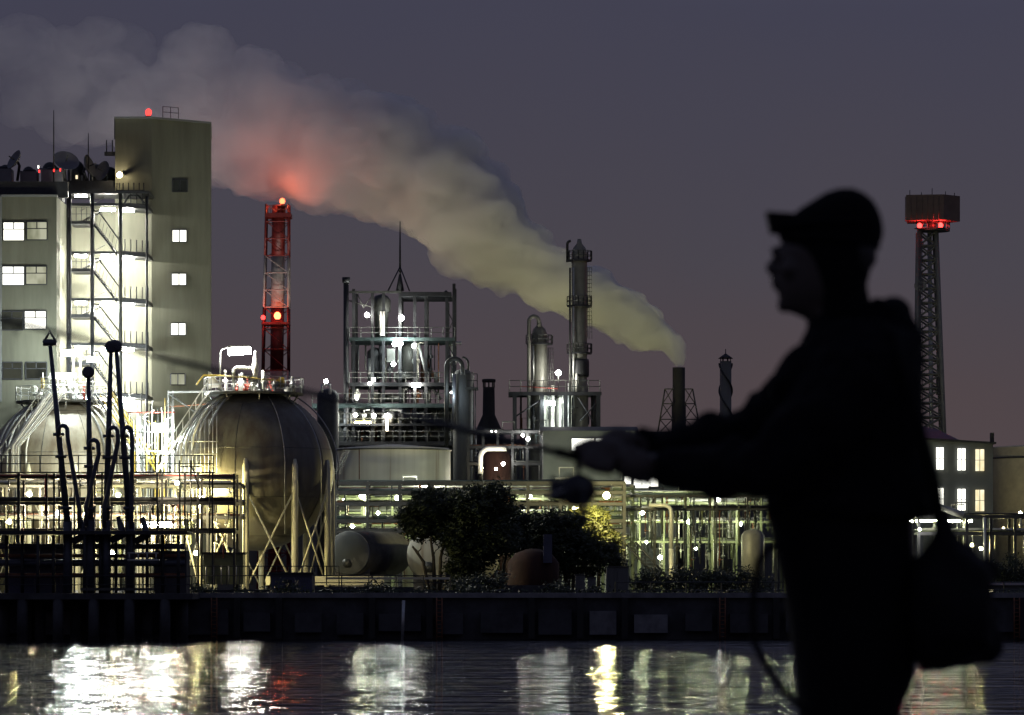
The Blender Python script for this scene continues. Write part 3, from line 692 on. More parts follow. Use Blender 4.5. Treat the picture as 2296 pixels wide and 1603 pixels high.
sy = MB()
for o_ in (0, .8):
    sy.tube([P(100, 892, 286 + o_), P(-25, 1066, 286 + o_)], .10, 6); sy.tube([P(100, 865, 286 + o_), P(-25, 1039, 286 + o_)], .05, 6)
for k in range(26):
    p = P(100, 892, 286).lerp(P(-25, 1066, 286), k / 26.); sy.box(p.x - .12, p.x + .12, 286, 286.8, p.z, p.z + .03)
    if k % 3 == 0: sy.tube([p, p + Vector((0, 0, .95))], .03, 4)
sy.build('stair', 'psteel', tl)
for k in range(7):
    a = 66 + 7 * k; MB().tube([P(a + 40, 880, 285.4), P(a - 40 - 4 * k, 1000, 285.4), P(a - 40 - 4 * k, 1075, 285.4)], .06 + .02 * (k % 2), 7).build('pipe', ['gsteel', 'white', 'psteel'][k % 3], tl)
for k in range(6):
    a = 206 + 9 * k; MB().tube([P(a, 885, 285.2), P(a + 78, 1010, 285.2), P(a + 78, 1075, 285.2)], .055 + .02 * (k % 2), 7).build('pipe', ['white', 'gsteel', 'yellow'][k % 3], tl)
fr = MB()
for k in range(9): fr.pbar(96 + 14 * k, 884, 96 + 14 * k, 836 + (k % 3) * 8, 288.8, .04)
for v_ in (872, 858, 846): fr.pbar(90, v_, 216, v_ - 2, 288.8, .035)
fr.build('top_frame', 'white', tl)
t = thing('pipe_cluster', base(335, 285), 'cluster of thin upright pipes lit white between the two spherical tanks', 'pipes')
rq = random.Random(77)
for k in range(34):
    u_ = rq.uniform(288, 392); y = rq.uniform(283.8, 287); va = rq.uniform(880, 1010); mb = MB(); r = rq.choice([.03, .04, .05, .07])
    pts = [Vector((X(u_, y), y, GZ)), P(u_, va, y)]
    if rq.random() < .5: pts += [P(u_ + rq.uniform(-30, 30), va - rq.uniform(0, 25), y)]
    mb.tube(pts, r, 6); mb.sph(P(u_, rq.uniform(1000, 1060), y), r * 2 + .04, 8, 5); mb.build('pipe', rq.choice(['white', 'gsteel', 'psteel', 'yellow', 'msteel']), t)
for v_ in (925, 968, 1010): MB().pbar(285, v_, 392, v_ + rq.uniform(-3, 3), 284, .05).build('cross_pipe', rq.choice(['gsteel', 'redp', 'msteel']), t)
# fine scaffold lines up the left shoulder of the front sphere
sf = MB()
for k in range(11): sf.pbar(396 + 9 * k, 1060, 396 + 9 * k, 1000 - 11 * k + (k % 3) * 14, 275.2, .028)
for v_ in (1046, 1018, 990): sf.pbar(396, v_, 488, v_, 275.2, .028)
o = sf.build('scaffold_frame', 'gsteel'); tag(o, 'fine scaffold of upright rods against the left shoulder of the front sphere', 'scaffold')
# lamp post between the spheres
t = thing('lamp_post', base(372, 283), 'white strip lamp on a post between the two spherical tanks', 'street lamp', 'strip lamps in the plant')
MB().tube([Vector((X(372, 283), 283.3, GZ)), P(372, 962, 283.3)], .07, 8).build('pole', 'white', t)
tubelamp(t, 343, 376, 957, 283, 0.22, 'cool', 380)
# bridge pipe between building and sphere: a gantry frame
t = thing('pipe_gantry', base(390, 290), 'slim steel gantry carrying pipes to the top of the front sphere', 'gantry')
MB().pbar(378, 880, 520, 876, 288, .09).build('pipe', 'gsteel', t); MB().pbar(378, 912, 480, 905, 288, .06).build('pipe', 'rust', t)
for u_ in (378, 388): MB().tube([Vector((X(u_, 288), 288, GZ)), P(u_, 876, 288)], .07, 6).build('post', 'gsteel', t)
MB().pbar(380, 884, 440, 925, 288, .09).build('brace', 'msteel', t); MB().pbar(440, 925, 470, 900, 288, .05).build('brace', 'msteel', t)

# ------------------------------------------------------------------ pipe racks
def rack(name, u0, u1, levels, Y, D, post_du, label, mats, npipe, lamps=(), vpipes=0, vtop=None, post='dsteel', vmin=None, beamr=0.16, pw=.13, group='pipe racks of the plant', zig=False, cat='pipe rack', seed=1):
    rr = random.Random(seed)
    t = thing(name, base((u0 + u1) / 2, Y), label, cat, group)
    vtop = vtop if vtop is not None else min(levels)
    nP = int((u1 - u0) / post_du)
    for k in range(nP + 1):
        u_ = u0 + k * (u1 - u0) / max(nP, 1)
        for d in (0, D):
            MB().box(X(u_, Y) - pw, X(u_, Y) + pw, Y + d - pw, Y + d + pw, GZ, Z(vtop, Y)).build('post', post, t)
    for v in levels:
        z = Z(v, Y)
        for d in (0, D):
            MB().box(X(u0, Y), X(u1, Y), Y + d - .12, Y + d + .12, z - beamr, z + beamr).build('beam', post, t)
        bm = MB()
        for k in range(nP + 1):
            x = X(u0 + k * (u1 - u0) / max(nP, 1), Y); bm.box(x - .09, x + .09, Y + .13, Y + D - .13, z - .12, z + .12)
        bm.build('cross_beam', post, t)
        for k in range(npipe):
            r = rr.choice([.05, .06, .07, .08, .1, .12, .17]); y = Y + .5 + (D - 1) * (k + rr.random() * .6) / npipe
            a, b_ = u0 + rr.uniform(-6, 40 if rr.random() < .4 else 4), u1 - rr.uniform(-6, 60 if rr.random() < .4 else 4)
            zz = z + beamr + r + .01; pts = [Vector((X(a, Y), y, zz)), Vector((X(b_, Y), y, zz))]
            if rr.random() < .35:
                um = rr.uniform(u0 + 20, u1 - 20); h = rr.choice([-1, 1]) * rr.uniform(.5, 1.2); x = X(um, Y)
                pts = [pts[0], Vector((x, y, zz)), Vector((x, y, zz + abs(h))), Vector((x + 1.2, y, zz + abs(h))), Vector((x + 1.2, y, zz)), pts[1]] if x + 1.2 < pts[1].x else pts
            MB().tube(pts, r, 8).build('pipe', rr.choice(mats), t)
    vb = vmin if vmin is not None else HZ + 1.3 / Y * FOC
    for k in range(vpipes):
        u_ = rr.uniform(u0 + 3, u1 - 3); y = Y + rr.uniform(.3, D - .3); va = rr.choice(list(levels)) - rr.uniform(0, 8); ve = min(vb, va + rr.choice([25, 40, 60, 90, 130]))
        r = rr.choice([.025, .03, .04, .05, .06, .09]); x = X(u_, Y); z0, z1 = Z(ve, Y), Z(va, Y)
        mb = MB(); mb.tube([(x, y, z1), (x, y, z0)], r, 7)
        for q_ in range(rr.randint(0, 3)):
            z = rr.uniform(z0, z1)
            if rr.random() < .5: mb.lathe((x, y, z), [(r, -.05), (r * 2.1, -.05), (r * 2.1, .05), (r, .05)], 8)
            else: mb.sph((x, y, z), r * 1.9 + .03, 8, 5); mb.tube([(x, y, z), (x + .3, y - .1, z)], .03, 5)
        mb.build('riser', rr.choice(mats), t)
    for l in lamps:
        if l[0] == 'b':
            f_ = rr.uniform(.5, .95); bulb(t, l[1], l[2], l[3], l[4] * f_, l[5], l[6] / f_ ** 2)
        else: tubelamp(t, *l[1:])
    return t
PALE = ['psteel', 'gsteel', 'psteel', 'white', 'green', 'gsteel', 'rust']
DARKM = ['dsteel', 'msteel', 'msteel', 'rust', 'teal', 'gsteel']
# left: front scaffold rack (silhouetted) and the lit rack behind it
rack('pipe_rack', -40, 525, [1070, 1128, 1192], 262.0, 3.0, 80, 'dark pipe rack running in front of the two spherical tanks', DARKM + ['redp'], 2, vpipes=60, vtop=1062, seed=3, group=None, beamr=.09, pw=.075)
rack('pipe_rack', -60, 540, [1090, 1128, 1160], 270.5, 3.5, 75, 'bright pipe rack close under the two spherical tanks', PALE + ['msteel', 'green'], 5,
     lamps=[('b', 452, 1118, 274.6, .26, 'sod', 504), ('b', 397, 1083, 261.2, .17, 'warm', 225), ('b', 447, 1135, 268.0, .12, 'warm', 195), ('t', 315, 385, 1176, 268.5, .2, 'warm', 247), ('b', 192, 1152, 268.5, .2, 'warm', 285), ('b', 66, 1108, 268.3, .22, 'warm', 300), ('b', 130, 1150, 268.3, .2, 'white', 240), ('b', 265, 1110, 268.3, .2, 'sod', 262), ('b', 380, 1125, 268.4, .2, 'sod', 285),
            ('b', 300, 1090, 277.5, .24, 'cool', 504), ('b', 20, 1170, 268.5, .2, 'sod', 195), ('b', 250, 1240, 268, .2, 'sod', 195), ('b', 110, 1235, 268, .2, 'sod', 195), ('b', 440, 1240, 271, .2, 'sod', 195)],
     vpipes=90, seed=5, group=None, post='msteel', pw=.08, beamr=.09)

g = thing('access_walkway', base(300, 261.3), 'narrow railed walkway along the top of the dark front pipe rack', 'walkway')
MB().pbox(-40, 480, 1058, 1061, 260.7, 1.0).build('deck', 'dsteel', g)
rl = MB(); railing(rl, [P(-40, 1058, 260.7), P(478, 1058, 260.7)], 1.15, 1.3, .04); rl.build('railing', 'dsteel', g)
for u_ in range(-20, 480, 62): MB().box(X(u_, 261) - .06, X(u_, 261) + .06, 261.2, 261.35, GZ, Z(1061, 261)).build('post', 'dsteel', g)
cg = MB()   # tall caged hose crane beside the sphere
for u_ in (403, 428, 470): cg.pbar(u_, 1200, u_, 1032, 261, .06)
cg.pbar(403, 1046, 452, 1046, 261, .05); cg.pbar(430, 1046, 447, 1095, 261, .05)
o = cg.build('scaffold_frame', 'dsteel'); tag(o, 'thin scaffold frame standing at the right end of the dark pipe rack', 'scaffold')
# pale tank wall glimpsed bright between sphere and rack

t = thing('guard_fence', base(500, 258), 'open post fence in front of the sphere legs', 'fence')
rl = MB(); railing(rl, [P(425, 1312, 257), P(760, 1312, 257)], 1.3, .8, .04); rl.build('rails', 'dsteel', t)
MB().pbox(596, 860, 1292, 1312, 276, .4).build('kerb_wall', 'tankleg', t)
t = thing('pump_shelter', base(520, 265), 'low green pump shelter with pipes below the front sphere', 'pump shelter')
MB().pbox(456, 545, 1242, 1310, 264, 2).build('casing', 'green', t); MB().pbox(450, 550, 1238, 1243, 263.8, 2.4).build('roof', 'dsteel', t)
for k in range(5): MB().pbar(462 + 17 * k, 1310, 462 + 17 * k, 1268, 263.7, .05).build('pipe', 'gsteel', t)
t = thing('blue_container', base(655, 252), 'dark blue cabin standing at the quay edge under the front sphere', 'container')
MB().pbox(606, 700, 1287, 1338, 251, 3).build('body', 'navy', t); MB().pbox(603, 703, 1283, 1288, 250.8, 3.4).build('roof', 'dsteel', t); MB().pbox(640, 655, 1300, 1336, 250.92, .1).build('door', 'dsteel', t)
# ------------------------------------------------------------------ process frame with mast
YP = 400.0
t = thing('process_structure', base(895, YP), 'tall open steel process structure with floors, vessels and white lamps', 'process structure')
MB().tube([Vector((X(776, YP), YP, GZ)), P(776, 628, YP)], M(6, YP), 12).build('flue', 'dsteel', t)
MB().lathe(P(776, 628, YP), [(M(8, YP), -.3), (M(9, YP), 0), (M(9, YP), .3)], 12).build('flue_cap', 'dsteel', t)
for u_, vt in ((793, 648), (835, 655), (860, 655), (897, 655), (930, 660), (955, 662), (1002, 668), (1018, 636)):
    for d in (0, 7):
        if d and u_ in (835, 860, 930): continue
        MB().box(X(u_, YP) - M(3.4, YP), X(u_, YP) + M(3.4, YP), YP + d - .18, YP + d + .18, GZ, Z(vt, YP)).build('post', 'dsteel', t)
MB().box(X(752, YP), X(1062, YP), YP + 7.6, YP + 7.9, GZ, Z(912, YP)).build('cladding', 'greywall', t)
fl_ = [(655, 10, 900, 1012), (757, 7, 783, 1020), (858, 8, 783, 1062), (905, 9, 700, 1060), (950, 5, 760, 1030), (990, 9, 752, 1062)]
for v, h, a, b_ in fl_:
    MB().box(X(a, YP), X(b_, YP), YP - .4, YP + 7.4, Z(v + h, YP), Z(v, YP)).build('floor', 'teal' if v in (757, 905) else 'dsteel', t)
    if v > 700:
        rl = MB(); railing(rl, [P(a, v, YP - .35), P(b_, v, YP - .35)], 1.1, 1.2, .045); rl.build('railing', 'msteel', t)
MB().pbox(783, 902, 652, 657, YP - .2, .35).build('beam', 'msteel', t)
tr = MB(); tr.pbar(783, 674, 840, 690, YP, .08); tr.pbar(800, 655, 815, 690, YP, .06); tr.pbar(815, 690, 840, 655, YP, .06); tr.pbar(1000, 690, 1018, 725, YP, .06); tr.pbar(1000, 755, 1018, 715, YP, .06); tr.pbar(1002, 765, 1018, 800, YP, .06)
tr.build('brace', 'msteel', t)
MB().lathe(P(855, 760, YP + 2), [(M(14, YP), 0), (M(16, YP), M(60, YP)), (M(21, YP), M(62, YP)), (M(21, YP), M(88, YP)), (M(14, YP), M(97, YP)), (0.05, M(101, YP))], 20).build('vessel', 'msteel', t)
MB().tube([P(857, 752, YP - .3), P(857, 698, YP - .3)], M(5.5, YP), 10).build('pipe', 'white', t)
MB().lathe(P(920, 850, YP + 3), [(M(20, YP), 0), (M(20, YP), M(70, YP)), (M(10, YP), M(80, YP)), (.05, M(82, YP))], 20).build('vessel', 'msteel', t)
MB().lathe(P(840, 850, YP + 3.5), [(M(17, YP), 0), (M(17, YP), M(62, YP)), (M(8, YP), M(70, YP)), (.05, M(72, YP))], 20).build('vessel', 'dsteel', t)
MB().pbox(868, 886, 782, 812, YP + .2, 1.2).build('control_cabinet', 'msteel', t)
rr = random.Random(11)
for k in range(96):
    a = rr.uniform(765, 1030); v0, v1 = rr.choice([(765, 855), (868, 903), (770, 830), (915, 948), (915, 988), (957, 988), (800, 856), (912, 948), (957, 1040), (912, 1000), (868, 903)]); y = YP + rr.uniform(-.1, 6)
    mb = MB(); r = rr.choice([.05, .07, .1, .16, .22])
    pts = [P(a, v1, y), P(a, v0 + 4, y)]
    if rr.random() < .4: pts += [P(a + rr.uniform(6, 26), v0 + 4, y)]; pts += [P(a + 26, v1 - 8, y)] if rr.random() < .3 else []
    mb.tube(pts, r, 7)
    if rr.random() < .5: mb.sph(P(a, (v0 + v1) / 2, y), r * 2 + .08, 8, 6)
    mb.build('pipe', rr.choice(['msteel', 'gsteel', 'msteel', 'dsteel', 'rust', 'dsteel', 'green', 'dsteel', 'psteel']), t)
for k in range(9):
    a = rr.uniform(790, 1000); v = rr.choice([858, 905, 950, 990]); w_ = rr.uniform(8, 18); h = rr.uniform(12, 30); y = YP + rr.uniform(1, 5)
    MB().lathe(P(a, v, y), [(M(w_, YP) * .7, 0), (M(w_, YP) * .7, M(h, YP) * .8), (.05, M(h, YP))], 14).build('drum', rr.choice(['msteel', 'gsteel', 'dsteel', 'psteel']), t)
for k in range(7):
    a = rr.uniform(790, 980); v = rr.choice([845, 893, 938, 978]); y = YP + rr.uniform(1, 4); r = rr.uniform(.35, .6)
    MB().lathe(P(a, v, y), [(.05, 0), (r, .2), (r, 2.4), (.05, 2.6)], 14, 'x').build('drum', rr.choice(['msteel', 'gsteel', 'psteel']), t)
for u_, v, r, L, c in ((823, 706, .22, 230, 'white'), (900, 713, .26, 260, 'white'), (885, 771, .22, 260, 'cool'), (896, 769, .30, 330, 'cool'), (928, 775, .20, 230, 'white'), (882, 816, .20, 240, 'cool'), (838, 851, .17, 200, 'cool'),
                       (829, 860, .15, 160, 'white'), (800, 893, .15, 160, 'white'), (731, 855, .19, 220, 'white'), (728, 938, .22, 260, 'cool'), (745, 944, .20, 260, 'cool'), (797, 930, .18, 220, 'white'), (838, 932, .20, 260, 'white'), (867, 932, .22, 280, 'white')):
    bulb(t, u_, v, YP - 1.0, r, c, L * .3, bracket=(0, 12))
MB().pbar(868, 966, 868, 938, YP - .8, .15).build('lamp', emis('warm', 12), t)
tubelamp(t, 924, 942, 863, YP - .8, .2, 'white', 70)
tubelamp(t, 795, 832, 947, YP - .3, .10, 'sod', 40)
MB().tube([P(897, 652, YP + 3), P(897, 560, YP + 3), P(897, 496, YP + 3)], [.14, .10, .05], 8).build('mast', 'dsteel', t)
for a, y in ((870, 0), (918, 0), (897, 6)): MB().tube([P(897, 598, YP + 3), P(a, 652, YP + y)], .08, 6).build('mast_leg', 'dsteel', t)
MB().tube([P(897, 652, YP + 3), P(897, 610, YP + 3)], [.45, .08], 8).build('mast_base', 'dsteel', t)
bulb(t, 998, 655, YP, .001, 'white', 1) if False else MB().sph(P(1000, 655, YP), .2, 8, 6).build('lamp_housing', 'dsteel', t)
# small domed vessel left of it
t = thing('domed_vessel', base(735, 390), 'small domed vessel with a lamp above, between the front sphere and the steel structure', 'vessel')
MB().lathe(base(735, 390), [(M(24, 390), 0), (M(24, 390), Z(885, 390) - GZ), (M(18, 390), Z(876, 390) - GZ), (M(8, 390), Z(872, 390) - GZ), (.05, Z(871, 390) - GZ)], 24).build('shell', 'dsteel', t)
MB().tube([P(722, 880, 387), P(722, 862, 387), P(740, 862, 387), P(740, 884, 387)], .14, 8).build('pipe', 'white', t)
# hooped vessel at its right
YV = 395
t = thing('hooped_vessel', base(1032, YV), 'grey upright vessel with a hoop-shaped overhead pipe, beside the steel structure', 'vessel')
MB().lathe(base(1038, YV), [(M(22, YV), 0), (M(22, YV), Z(842, YV) - GZ), (M(16, YV), Z(832, YV) - GZ), (M(6, YV), Z(827, YV) - GZ), (.05, Z(826, YV) - GZ)], 26).build('shell', 'greywall', t)
c = P(1019, 822, YV - 1.4); rr_ = M(18, YV)
MB().tube([P(1001, 1000, YV - 1.4)] + arc(c, rr_, 180, 0, 12) + [P(1037, 840, YV - 1.4)], M(5, YV), 10).build('hoop_pipe', 'msteel', t)
MB().tube([P(1018, 960, YV - 1.6), P(1018, 838, YV - 1.6)], M(5, YV), 10).build('pipe', 'gsteel', t)
MB().tube(arc(P(1036, 815, YV), M(14, YV), 90, 0, 6) + [P(1050, 850, YV)], M(2.5, YV), 8).build('vent_pipe', 'msteel', t)
rl = MB(); railing(rl, [P(1046, 868, YV - 1), P(1070, 868, YV - 1)], 1.4, .6, .05); rl.pbar(1066, 868, 1066, 1050, YV - 1, .06); rl.pbar(1062, 868, 1062, 1050, YV - 1, .05); rl.build('ladder', 'msteel', t)
MB().pbox(1042, 1072, 868, 873, YV - 1.2, 2.4).build('platform', 'msteel', t)
bulb(t, 1012, 880, YV - 3, .08, 'blue', 160)

# white storage tank with rust
YT = 335
t = thing('storage_tank', base(882, YT + 6), 'squat white storage tank streaked with brown rust', 'storage tank')
r = M(128, YT + 5)
MB().lathe((X(882, YT + 5), YT + 5, GZ), [(r, 0), (r, Z(1004, YT) - GZ), (r * .97, Z(1001, YT) - GZ), (r * .3, Z(994, YT) - GZ), (.05, Z(992, YT) - GZ)], 64).build('shell', 'tankw', t)
MB().lathe((X(882, YT + 5), YT + 5, Z(1004, YT) - .12), [(r, 0), (r + .12, 0), (r + .12, .12), (r, .12)], 64).build('rim', 'msteel', t)
MB().pbar(806, 1004, 806, 1075, YT + 5 - r * .82, .07).build('drain_pipe', 'rust', t)
MB().pbar(772, 1004, 776, 1075, YT + 4, .06).build('drain_pipe', 'rust', t)
st_ = MB()
for k in range(14): p = P(756 + k * 1.6, 1062 - k * 4, YT - .6); st_.box(p.x - .3, p.x + .3, p.y, p.y + .7, p.z, p.z + .04)
st_.pbar(756, 1062, 778, 1010, YT - .7, .05); st_.build('stair', 'gsteel', t)
for u_, v_, L in ((845, 1090, 0),): pass
# lamp mast that lights the tank
t = thing('lamp_post', base(955, 322), 'thin lamp post in front of the white storage tank', 'street lamp', 'strip lamps in the plant')
MB().tube([Vector((X(955, 322), 322, GZ)), P(955, 1098, 322)], .06, 6).build('pole', 'gsteel', t)
bulb(t, 953, 1094, 322, .16, 'white', 420)
# dark flared stack
YD = 420
t = thing('flared_stack', base(1096, YD), 'short black stack with a flared skirt and ringed cap', 'stack')
MB().lathe((X(1096, YD), YD, GZ), [(M(31, YD), 0), (M(31, YD), Z(968, YD) - GZ), (M(14, YD), Z(930, YD) - GZ), (M(13, YD), Z(872, YD) - GZ), (M(13, YD), Z(868, YD) - GZ)], 22).build('shell', 'black', t)
for k in range(8):
    q_ = k * math.pi / 4; MB().tube([P(1096, 869, YD) + Vector((M(12, YD) * math.cos(q_), M(12, YD) * math.sin(q_), 0)), P(1096, 857, YD) + Vector((M(12, YD) * math.cos(q_), M(12, YD) * math.sin(q_), 0))], .09, 6).build('cap_post', 'msteel', t)
MB().lathe(P(1096, 857, YD), [(M(15, YD), 0), (M(15.5, YD), .3), (M(13, YD), .36)], 22).build('cap', 'black', t)
# dome + white curved pipe at (1070-1130, 1000-1060)
t = thing('furnace_drum', base(1110, 350), 'brown furnace drum under a white arched pipe', 'furnace')
MB().lathe(base(1115, 352), [(M(32, 350), 0), (M(32, 350), Z(1020, 350) - GZ), (M(22, 350), Z(1008, 350) - GZ), (.05, Z(1003, 350) - GZ)], 22).build('shell', 'brick', t)
MB().tube([P(1077, 1062, 348.5), P(1077, 1030, 348.5)] + arc(P(1097, 1026, 348.5), M(20, 348.5), 180, 90, 6) + [P(1135, 1006, 348.5)], M(6, 349), 10).build('arched_pipe', 'white', t)
bulb(t, 1128, 1040, 346, .14, 'white', 260); bulb(t, 1112, 1051, 346, .10, 'warm', 240)

# ------------------------------------------------------------------ distillation columns on a table frame
YC = 405
def cage(par, u0, u1, v0, v1, Y, zb):
    lad = MB()
    for k in range(int((v1 - v0) / 9)):
        v = v0 + k * 9; lad.tube([P(u0, v, Y), P((u0 + u1) / 2, v, Y - .35), P(u1, v, Y)], .03, 4)
    for u_ in (u0, (u0 + u1) / 2, u1): lad.pbar(u_, v0, u_, v1, Y - (.35 if u_ not in (u0, u1) else 0), .03)
    lad.pbar(u0 + 2, v0, u0 + 2, v1, Y + .3, .04); lad.build('ladder', 'msteel', par)
def colplat(par, u, v, rp, Y, h=18, side=None):
    c = P(u, v, Y)
    MB().lathe(c, [(M(rp * .5, Y), -.05), (M(rp, Y), -.05), (M(rp, Y), .12), (M(rp * .5, Y), .12)], 18, sm=False).build('platform', 'dsteel', par)
    rl = MB(); railing(rl, [c + Vector((M(rp, Y) * math.cos(math.radians(a)), M(rp, Y) * math.sin(math.radians(a)), .1)) for a in range(0, 361, 24)], M(h, Y), .8, .05); rl.build('railing', 'msteel', par)
t = thing('distillation_column', base(1209, YC), 'shorter distillation column with a gooseneck pipe and one top platform', 'column', 'distillation columns')
MB().lathe(base(1209, YC), [(M(22, YC), 0), (M(22, YC), Z(905, YC) - GZ), (M(18, YC), Z(890, YC) - GZ), (M(18, YC), Z(750, YC) - GZ), (M(14, YC), Z(738, YC) - GZ), (M(6, YC), Z(730, YC) - GZ), (M(5, YC), Z(722, YC) - GZ)], 22).build('shell', 'colp', t)
MB().tube([P(1186, 1010, YC - 1), P(1186, 722, YC - 1)] + arc(P(1197, 720, YC - 1), M(11, YC), 180, 10, 8) + [P(1209, 732, YC - .4)], M(4.5, YC), 10).build('gooseneck_pipe', 'colp', t)
colplat(t, 1209, 772, 30, YC); cage(t, 1228, 1240, 780, 940, YC - 1, 0)
MB().pbar(1196, 860, 1196, 775, YC - 1.1, .10).build('pipe', 'gsteel', t)
t = thing('distillation_column', base(1299, YC), 'tallest distillation column with three ringed platforms, right of the smaller one', 'column', 'distillation columns')
MB().lathe(base(1299, YC), [(M(20, YC), 0), (M(20, YC), Z(870, YC) - GZ), (M(17.5, YC), Z(860, YC) - GZ), (M(17.5, YC), Z(570, YC) - GZ), (M(14, YC), Z(556, YC) - GZ), (M(6, YC), Z(546, YC) - GZ), (M(4, YC), Z(536, YC) - GZ)], 22).build('shell', 'colp', t)
for v in (588, 690, 796): colplat(t, 1299, v - 3, 28, YC, 20)
MB().tube([P(1272, 588, YC)] + [P(1272, 552, YC)] + arc(P(1280, 548, YC), M(8, YC), 180, 90, 4), M(3, YC), 8).build('davit', 'dsteel', t)
MB().lathe(P(1299, 845, YC), [(M(21, YC), 0), (M(22, YC), .3), (M(22, YC), 1.6), (M(21, YC), 1.9)], 22).build('skirt_ring', 'dsteel', t)
cage(t, 1316, 1327, 600, 760, YC - .9, 0)
for u_, m_ in ((1278, 'msteel'), (1286, 'gsteel')): MB().pbar(u_, 950, u_, 600, YC - 1, M(2.4, YC)).build('pipe', m_, t)
MB().pbar(1293, 880, 1293, 838, YC - 1.15, M(3.2, YC)).build('pipe', 'white', t)
tf = thing('table_frame', base(1245, YC), 'heavy steel table frame carrying pipes and lamps round the two distillation columns', 'steel frame')
for d in (-1.5, 3):
    MB().box(X(1140, YC), X(1348, YC), YC + d - .2, YC + d + .2, Z(888, YC), Z(880, YC)).build('beam', 'dsteel', tf)
    for u_ in (1154, 1215, 1268, 1341): MB().box(X(u_, YC) - .22, X(u_, YC) + .22, YC + d - .2, YC + d + .2, GZ, Z(888, YC)).build('post', 'dsteel', tf)
MB().box(X(1140, YC), X(1348, YC), YC - 1.2, YC + 2.7, Z(883, YC), Z(881, YC)).build('deck', 'msteel', tf)
rl = MB(); railing(rl, [P(1142, 880, YC - 1.5), P(1345, 880, YC - 1.5)], 1.3, 1.2, .05); rl.build('railing', 'msteel', tf)
bz = MB(); bz.pbar(1341, 900, 1300, 945, YC - 1.5, .09); bz.pbar(1295, 890, 1341, 960, YC - 1.5, .09); bz.pbar(1154, 935, 1215, 895, YC - 1.5, .09); bz.build('brace', 'dsteel', tf)
bulb(tf, 1252, 836, YC - 2.5, .24, 'white', 120, bracket=(0, 44)); tubelamp(tf, 1226, 1244, 904, YC - 2.0, .22, 'cool', 90); tubelamp(tf, 1226, 1244, 975, YC - 2.2, .22, 'cool', 90)
MB().pbar(1166, 866, 1252, 872, YC - 2, .05).build('pipe', 'redp', tf)
for u_, m_ in ((1228, 'gsteel'), (1240, 'psteel'), (1258, 'psteel'), (1262, 'white'), (1275, 'gsteel'), (1330, 'msteel'), (1168, 'msteel')): MB().pbar(u_, 965, u_, rr.uniform(835, 895), YC + rr.uniform(-.8, 2), rr.choice([.12, .2, .28])).build('pipe', m_, tf)
MB().lathe(base(1254, YC + 1), [(M(10, YC), Z(965, YC) - GZ), (M(10, YC), Z(890, YC) - GZ), (.05, Z(885, YC) - GZ)], 16).build('drum', 'colp', tf)

rr2 = random.Random(5)
for k in range(40):
    a = rr2.uniform(1150, 1340); y = YC + rr2.uniform(-1.4, 2.8); v1 = rr2.uniform(950, 1060); v0 = rr2.uniform(890, 945); r = rr2.choice([.05, .07, .1, .14])
    pts = [P(a, v1, y), P(a, v0, y)]
    if rr2.random() < .45: pts.append(P(a + rr2.uniform(-26, 26), v0, y))
    mb = MB(); mb.tube(pts, r, 7)
    if rr2.random() < .4: mb.sph(P(a, (v0 + v1) / 2, y), r * 2 + .05, 8, 6)
    mb.build('pipe', rr2.choice(['msteel', 'gsteel', 'colp', 'dsteel', 'rust', 'msteel']), tf)
rack('pipe_rack', 1050, 1248, [968, 1002, 1040], 372.0, 4.0, 33, 'short dark pipe rack between the flared stack and the columns', DARKM, 3, vpipes=42, seed=61, group=None, beamr=.14,
     lamps=[('b', 1172, 976, 370.6, .15, 'white', 90), ('b', 1184, 984, 370.6, .17, 'white', 110), ('b', 1102, 967, 370.8, .07, 'white', 60), ('b', 1112, 967, 370.8, .07, 'white', 60), ('b', 1145, 1032, 370.8, .12, 'white', 80), ('b', 1085, 1050, 370.8, .12, 'warm', 80)])
# ------------------------------------------------------------------ smoking stack, strake chimney
YK = 497
t = thing('smoke_stack', base(1522, YK), 'plain black stack with a lattice frame that the smoke comes out of', 'chimney')
MB().lathe(base(1522, YK), [(M(16, YK), 0), (M(16, YK), Z(905, YK) - GZ), (M(14, YK), Z(900, YK) - GZ), (M(14, YK), Z(824, YK) - GZ), (M(11.5, YK), Z(824, YK) - GZ), (M(11.5, YK), Z(850, YK) - GZ)], 22).build('shell', 'black', t)
for sy_ in (-1, 1):
    lf = MB()
    for a, b_ in ((1491, 1474), (1553, 1572)): lf.tube([P(a, 872, YK + sy_ * 1.8), P(b_, 975, YK + sy_ * 2.4)], .10, 5)
    for v0, v1 in ((872, 905), (905, 940), (940, 975)):
        w0, w1 = 31 + (v0 - 872) * .17, 31 + (v1 - 872) * .17
        for s_ in (-1, 1):
            lf.tube([P(1522 + s_ * w0, v0, YK + sy_ * 1.9), P(1522 + s_ * 14, v1, YK + sy_ * 1.9)], .06, 4); lf.tube([P(1522 + s_ * 14, v0, YK + sy_ * 1.9), P(1522 + s_ * w1, v1, YK + sy_ * 1.9)], .06, 4)
            lf.tube([P(1522 + s_ * w0, v0, YK + sy_ * 1.9), P(1522 + s_ * 14, v0, YK + sy_ * 1.9)], .07, 4)
    lf.build('lattice_frame', 'msteel', t)
YK2 = 470
t = thing('strake_chimney', base(1627, YK2), 'slim grey chimney with a spiral strake and a pointed cap', 'chimney')
MB().lathe(base(1627, YK2), [(M(13, YK2), 0), (M(13, YK2), Z(810, YK2) - GZ)], 20).build('shell', 'greywall', t)
sp = MB()
for ph in (0, math.pi):
    pts = []
    for k in range(50):
        v = 815 + k * 3.6; q_ = ph + (v - 815) / 62 * math.pi; pts.append(P(1627, v, YK2) + Vector((M(14.5, YK2) * math.cos(q_), M(14.5, YK2) * math.sin(q_), 0)))
    sp.tube(pts, .11, 5)
sp.build('strake', 'dsteel', t)
